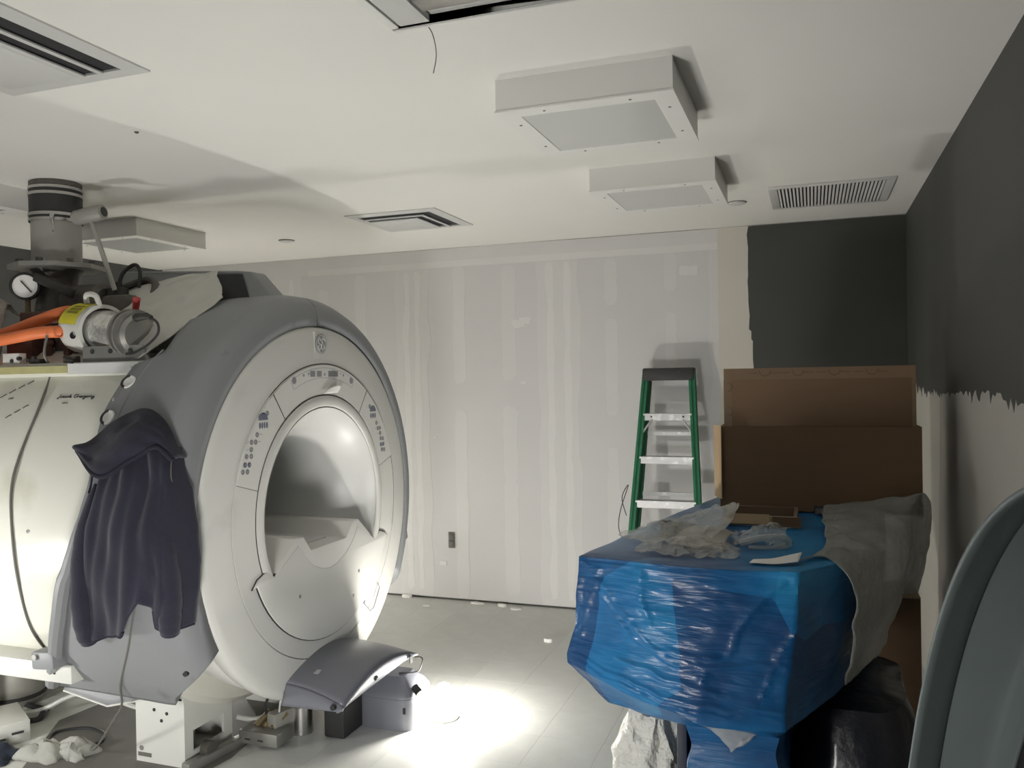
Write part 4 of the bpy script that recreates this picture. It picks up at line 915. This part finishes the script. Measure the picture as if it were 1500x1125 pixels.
def wr_(p, seed, amp=.010):
    n = noise.noise_vector(Vector((p.x * 5, p.y * 5, p.z * 7)) + Vector((seed, 0, 0))); n2 = noise.noise_vector(Vector((p.x * 13, p.y * 13, p.z * 22)))
    return p + n * amp + n2 * amp * .35
b = MB(); NV = 110; prev = None; ctr = Vector((-.22, 3.5, 0))
for j in range(NV + 1):
    s = j / NV; ringv = []
    for i in range(NR):
        if s < .08: p = TP[i].lerp(ctr, .05 * (1 - s / .08)); z = 1.082 - .006 * s / .08
        elif s < .45: q = (s - .08) / .37; p = TP[i].lerp(MP[i], q); z = 1.076 - q * .20
        elif s < .86: q = (s - .45) / .41; p = MP[i].lerp(BP[i], q); zb = zbot(BP[i]) + .03; z = .876 + (zb - .876) * q
        elif s < .91: q = (s - .86) / .05; p = BP[i]; z = zbot(BP[i]) + .03 * (1 - q)
        else: q = (s - .91) / .09; p = BP[i].lerp(UP[i], q); z = zbot(BP[i]) + (.545 - zbot(BP[i])) * q
        pv = wr_(Vector((p.x, p.y, z)), 1.0, .011 if .1 < s else .004)
        if p.y < 3.3 and .08 < s < .92: pv.y -= .007 * ridge(pv.x, pv.z); pv.y += .0012 * noise.noise(Vector((pv.x * 30, pv.z * 75, 3)))
        ringv.append(b.bm.verts.new(pv))
    if prev:
        for i in range(NR): b.face([prev[i], prev[(i + 1) % NR], ringv[(i + 1) % NR], ringv[i]])
    else: b.face(ringv[::-1])
    prev = ringv
b.face(prev); b.build('wrapped_top', M['blue'], t, sharp=55)
# column
def colf(u, v):
    P = [Vector((-.402, 2.80, 0)), Vector((-.12, 2.79, 0)), Vector((-.10, 2.84, 0)), Vector((-.09, 3.5, 0)), Vector((-.40, 3.5, 0)), Vector((-.408, 2.84, 0)), Vector((-.402, 2.80, 0))]
    k = min(int(u * 6), 5); p = P[k].lerp(P[k + 1], u * 6 - k); z = .60 * (1 - v)
    bulge = 1 + .05 * math.sin(v * 22) + (.10 if v > .42 else 0) * min(1, (v - .42) * 10)
    q = Vector((-.25 + (p.x + .25) * bulge, 3.1 + (p.y - 3.1) * (1 + (bulge - 1) * .5), z))
    return wr_(q, 4.0, .006)
MB().grid(colf, 60, 40).build('wrapped_column', M['blue'], t, sharp=55)
MB().bx(-.452, -.418, 2.86, 3.5, 0, .575).build('side_board', M['bluedk'], t, bevel=.004)
b = MB(); b.surf([[(-.37, 2.735, .60), (-.25, 2.72, .585), (-.10, 2.75, .60)], [(-.36, 2.745, .57), (-.25, 2.735, .555), (-.13, 2.755, .57)], [(-.33, 2.765, .55), (-.255, 2.76, .50), (-.17, 2.775, .548)], [(-.28, 2.775, .525), (-.262, 2.772, .478), (-.235, 2.775, .52)]], 18, 20, .008, 16, 3)
b.build('loose_film', M['bag'], t)
# items on the blue table
t = thing('cardboard_box', 'big brown cardboard box standing on the blue wrapped table', 'box', (.02, 4.1, 1.09))
MB().bx(-.402, .431, 3.899, 4.33, 1.088, 1.462).build('lower_tray', M['card'], t)
MB().bx(-.378, .409, 3.9012, 4.32, 1.462, 1.722).build('upper_lid', M['card'], t, bevel=.002)
MB().bx(-.379, .410, 3.9004, 3.9055, 1.672, 1.7235).build('tape', M['tape'], t)
tl = MB().bx(-.380, -.345, 3.9004, 3.9052, 1.463, 1.672).build('tape', M['tape'], t)
MB().bx(.395, .411, 3.9004, 3.9052, 1.463, 1.672).build('tape', M['tape'], t)
def arcmark(cx, cz, r, a0, a1):
    MB().tube([(cx + r * math.cos(math.radians(a)), 3.9000, cz + r * math.sin(math.radians(a))) for a in range(a0, a1 + 1, 12)], .0016, 4).build('tape_mark', M['cprint'], t)
for i, cx in enumerate((-.20, -.06, .09, .24)):
    arcmark(cx, 1.712, .024, 180, 360)
    for dx in (-.052, .045): MB().bx(cx + dx - .02, cx + dx + .02, 3.8998, 3.9034, 1.700, 1.7035).build('tape_mark', M['cprint'], t)
for cz in (1.64, 1.53): arcmark(-.362, cz, .018, -90, 90)
MB().box((-.413, 3.93, 1.30), (.004, .10, .33), rotz(24)).build('side_flap', M['cardt'], t)
t = thing('small_carton', 'small open tan carton in front of the big cardboard box', 'box', (-.2, 3.56, 1.09))
MB().bx(-.345, -.065, 3.50, 3.52, 1.088, 1.125).build('front_wall', M['cardt'], t); MB().bx(-.345, -.065, 3.76, 3.78, 1.088, 1.125).build('back_wall', M['card'], t)
MB().bx(-.345, -.33, 3.52, 3.76, 1.088, 1.125).build('side_wall', M['card'], t); MB().bx(-.08, -.065, 3.52, 3.76, 1.088, 1.125).build('side_wall', M['card'], t)
MB().box((-.26, 3.495, 1.115), (.18, .004, .04), eul(-14, 0, 0)).build('flap', M['cardt'], t); MB().bx(-.16, -.05, 3.488, 3.494, 1.085, 1.128).build('end_flap', M['card'], t)
def bagm(name, rows, label, m='bag', amp=.010, sc_=14, seed=1.0, n=26, cat='plastic bag'):
    return tag(MB().surf(rows, n, n, amp, sc_, seed).build(name, M[m], solid=0 if m == 'bag' else .0015), label, cat)
bagm('plastic_bag', [[(-.70, 3.14, 1.10), (-.58, 3.05, 1.092), (-.46, 3.0, 1.095), (-.36, 3.02, 1.10)], [(-.66, 3.2, 1.115), (-.52, 3.12, 1.13), (-.40, 3.08, 1.135), (-.33, 3.06, 1.13)],
                     [(-.56, 3.28, 1.125), (-.45, 3.20, 1.17), (-.34, 3.14, 1.185), (-.28, 3.10, 1.175)], [(-.46, 3.32, 1.13), (-.38, 3.25, 1.185), (-.30, 3.18, 1.225), (-.248, 3.14, 1.242)]], 'clear plastic bag with a raised corner on the blue table', seed=2.0, amp=.020, n=44)
bagm('zip_bag', [[(-.60, 2.90, 1.089), (-.48, 2.86, 1.087), (-.36, 2.85, 1.088), (-.24, 2.86, 1.088)], [(-.58, 2.97, 1.10), (-.46, 2.95, 1.115), (-.35, 2.94, 1.11), (-.24, 2.94, 1.098)], [(-.54, 3.06, 1.098), (-.44, 3.05, 1.12), (-.34, 3.04, 1.115), (-.25, 3.03, 1.10)]],
     'flat shiny zip bag lying at the front edge of the blue table', seed=5.0, amp=.014, sc_=22, n=44)
bagm('paper_sheet', [[(-.49, 3.02, 1.092), (-.40, 2.98, 1.096), (-.30, 2.98, 1.092)], [(-.46, 3.14, 1.125), (-.38, 3.10, 1.135), (-.29, 3.08, 1.12)], [(-.40, 3.24, 1.12), (-.345, 3.2, 1.132), (-.27, 3.16, 1.115)]], 'grey white paper sheet between the clear bags', 'kraft', .004, 8, 3.0, 12, 'paper')
bagm('bag_handle', [[(-.29, 3.10, 1.09), (-.20, 3.08, 1.10), (-.10, 3.12, 1.09)], [(-.26, 3.16, 1.12), (-.19, 3.15, 1.135), (-.10, 3.18, 1.125)], [(-.20, 3.22, 1.125), (-.14, 3.22, 1.145), (-.08, 3.24, 1.13)]], 'crumpled clear bag beside the paper sheet', seed=7.0, amp=.022, sc_=20, n=40)
tag(MB().tube(smooth([(-.25, 3.06, 1.10), (-.17, 3.05, 1.125), (-.10, 3.06, 1.125), (-.085, 3.08, 1.10), (-.14, 3.07, 1.085), (-.22, 3.05, 1.085)], 30), .012, 8).build('plastic_loop', M['bag']), 'looped roll of clear plastic on the blue table', 'plastic')
bagm('paper_scrap', [[(-.20, 2.80, 1.09), (-.12, 2.79, 1.092), (-.05, 2.81, 1.098)], [(-.19, 2.84, 1.092), (-.12, 2.84, 1.10), (-.04, 2.88, 1.115)]], 'curved white paper strip at the front edge of the table', 'paper', .002, 8, 3.0, 10, 'paper')
rr = random.Random(2)
tag(MB().surf([[(-.56, 3.17, 1.09), (-.50, 3.15, 1.09), (-.42, 3.16, 1.09)], [(-.56, 3.20, 1.14), (-.49, 3.18, 1.15), (-.42, 3.19, 1.13)], [(-.54, 3.26, 1.09), (-.48, 3.26, 1.09), (-.42, 3.26, 1.09)]], 14, 14, .012, 20, 4).build('dark_pouch', M['blkwrap'], solid=.002), 'small dark pouch inside the clear bags', 'pouch')
# grey translucent wrap over the right end of the table
G = [[(-.05, 2.85, 1.088), (.03, 3.10, 1.095), (.03, 3.5, 1.115), (.05, 3.80, 1.13), (.2, 3.88, 1.135)],
     [(.02, 2.93, 1.092), (.12, 3.12, 1.11), (.17, 3.5, 1.135), (.24, 3.75, 1.15), (.35, 3.86, 1.165)],
     [(.10, 2.90, 1.05), (.23, 3.18, 1.075), (.31, 3.55, 1.10), (.37, 3.80, 1.13), (.44, 3.88, 1.17)],
     [(.12, 2.92, .95), (.26, 3.23, .97), (.34, 3.6, 1.0), (.40, 3.85, 1.04), (.465, 3.92, 1.09)],
     [(.11, 2.94, .80), (.25, 3.26, .84), (.33, 3.62, .88), (.39, 3.88, .90), (.455, 3.96, .95)],
     [(.08, 2.96, .66), (.21, 3.28, .69), (.29, 3.65, .72), (.34, 3.9, .74), (.42, 4.0, .74)]]
tag(MB().surf(G, 44, 40, .014, 9, 6).build('protective_wrap', M['foamw'], solid=.004), 'translucent grey wrap draped over the right end of the blue table', 'plastic wrap')
tag(MB().surf([[(.0, 3.82, 1.09), (.12, 3.80, 1.10), (.27, 3.80, 1.11)], [(.0, 3.86, 1.12), (.12, 3.84, 1.135), (.27, 3.84, 1.14)], [(.02, 3.885, 1.095), (.14, 3.885, 1.10), (.27, 3.885, 1.11)]], 16, 20, .012, 22, 9).build('crumpled_film', M['blkwrap'], solid=.002), 'crumpled dark film at the foot of the big box', 'plastic')
# brown carton standing behind below, black wrapped bundle
t = thing('floor_carton', 'tall brown carton standing on the floor behind the blue table', 'box', (.33, 4.35, 0))
MB().bx(.19, .45, 4.20, 4.50, 0, .66).build('carton_body', M['card'], t, bevel=.004); MB().bx(.19, .45, 4.20, 4.50, .66, .666).build('lid_flap', M['cardt'], t)
b = MB()
def bund(u, v):
    a = u * 2 * PI; z = .55 * v; r_ = (1 - .25 * v ** 3) if v < .99 else .0
    return wr_(Vector((.13 + .225 * r_ * math.copysign(abs(math.cos(a)) ** .6, math.cos(a)), 3.45 + .42 * r_ * math.copysign(abs(math.sin(a)) ** .6, math.sin(a)), z)), 8.0, .02)
tag(b.grid(bund, 40, 20).build('wrapped_bundle', M['blkwrap']), 'black plastic wrapped bundle on the floor under the blue table', 'bundle')
# bubble wrap
def bub(u, v):
    a = u * 2 * PI; z = .40 * v * (1 + .25 * noise.noise(Vector((math.cos(a) * 1.5, math.sin(a) * 1.5, 2))))
    r_ = (1 - .55 * v * v) * (1 + .35 * noise.noise(Vector((math.cos(a) * 2.2, math.sin(a) * 2.2, v * 2.5))))
    if v > .985: r_ *= .1
    return Vector((-.625 + .155 * r_ * math.cos(a), 3.27 + .12 * r_ * math.sin(a), z)) + noise.noise_vector(Vector((math.cos(a) * 3, math.sin(a) * 3, v * 6))) * .02
bb = MB().grid(bub, 60, 36).build('bubble_wrap', M['bubble']); tag(bb, 'crumpled bundle of white bubble wrap left of the blue column', 'bubble wrap')
# ------------------------------------------------------------------ grey scanner cover leaning on the right wall
t = thing('spare_cover', 'big slate grey curved scanner cover leaning on the right wall', 'cover', (.2, 1.2, 0))
cy, cz = .80, .20
def cov(rad, a, xo):
    a = math.radians(a); y = cy + rad * math.sin(a); z = cz + rad * math.cos(a)
    return Vector((.078 + .060 * max(z, 0) + xo, y, z))
prof = [(1.400, .066), (1.424, .124), (1.430, .130), (1.426, .140), (1.398, .218), (1.388, .228), (1.36, .240), (1.33, .246)]
def covf(u, v):
    k = v * (len(prof) - 1); i = min(int(k), len(prof) - 2); f = k - i
    r_ = prof[i][0] + (prof[i + 1][0] - prof[i][0]) * f; xo = prof[i][1] + (prof[i + 1][1] - prof[i][1]) * f
    return cov(r_, -62 + 160 * u, xo)
o = MB().grid(covf, 80, 28).build('curved_shell', M['greycover'], t, solid=.008, sharp=40)
b = MB(); P = [cov(1.36, -62 + 160 * i / 40, .25) for i in range(41)]
b.face([b.bm.verts.new(p) for p in P]); b.build('inner_panel', M['greyback'], t, solid=.006)
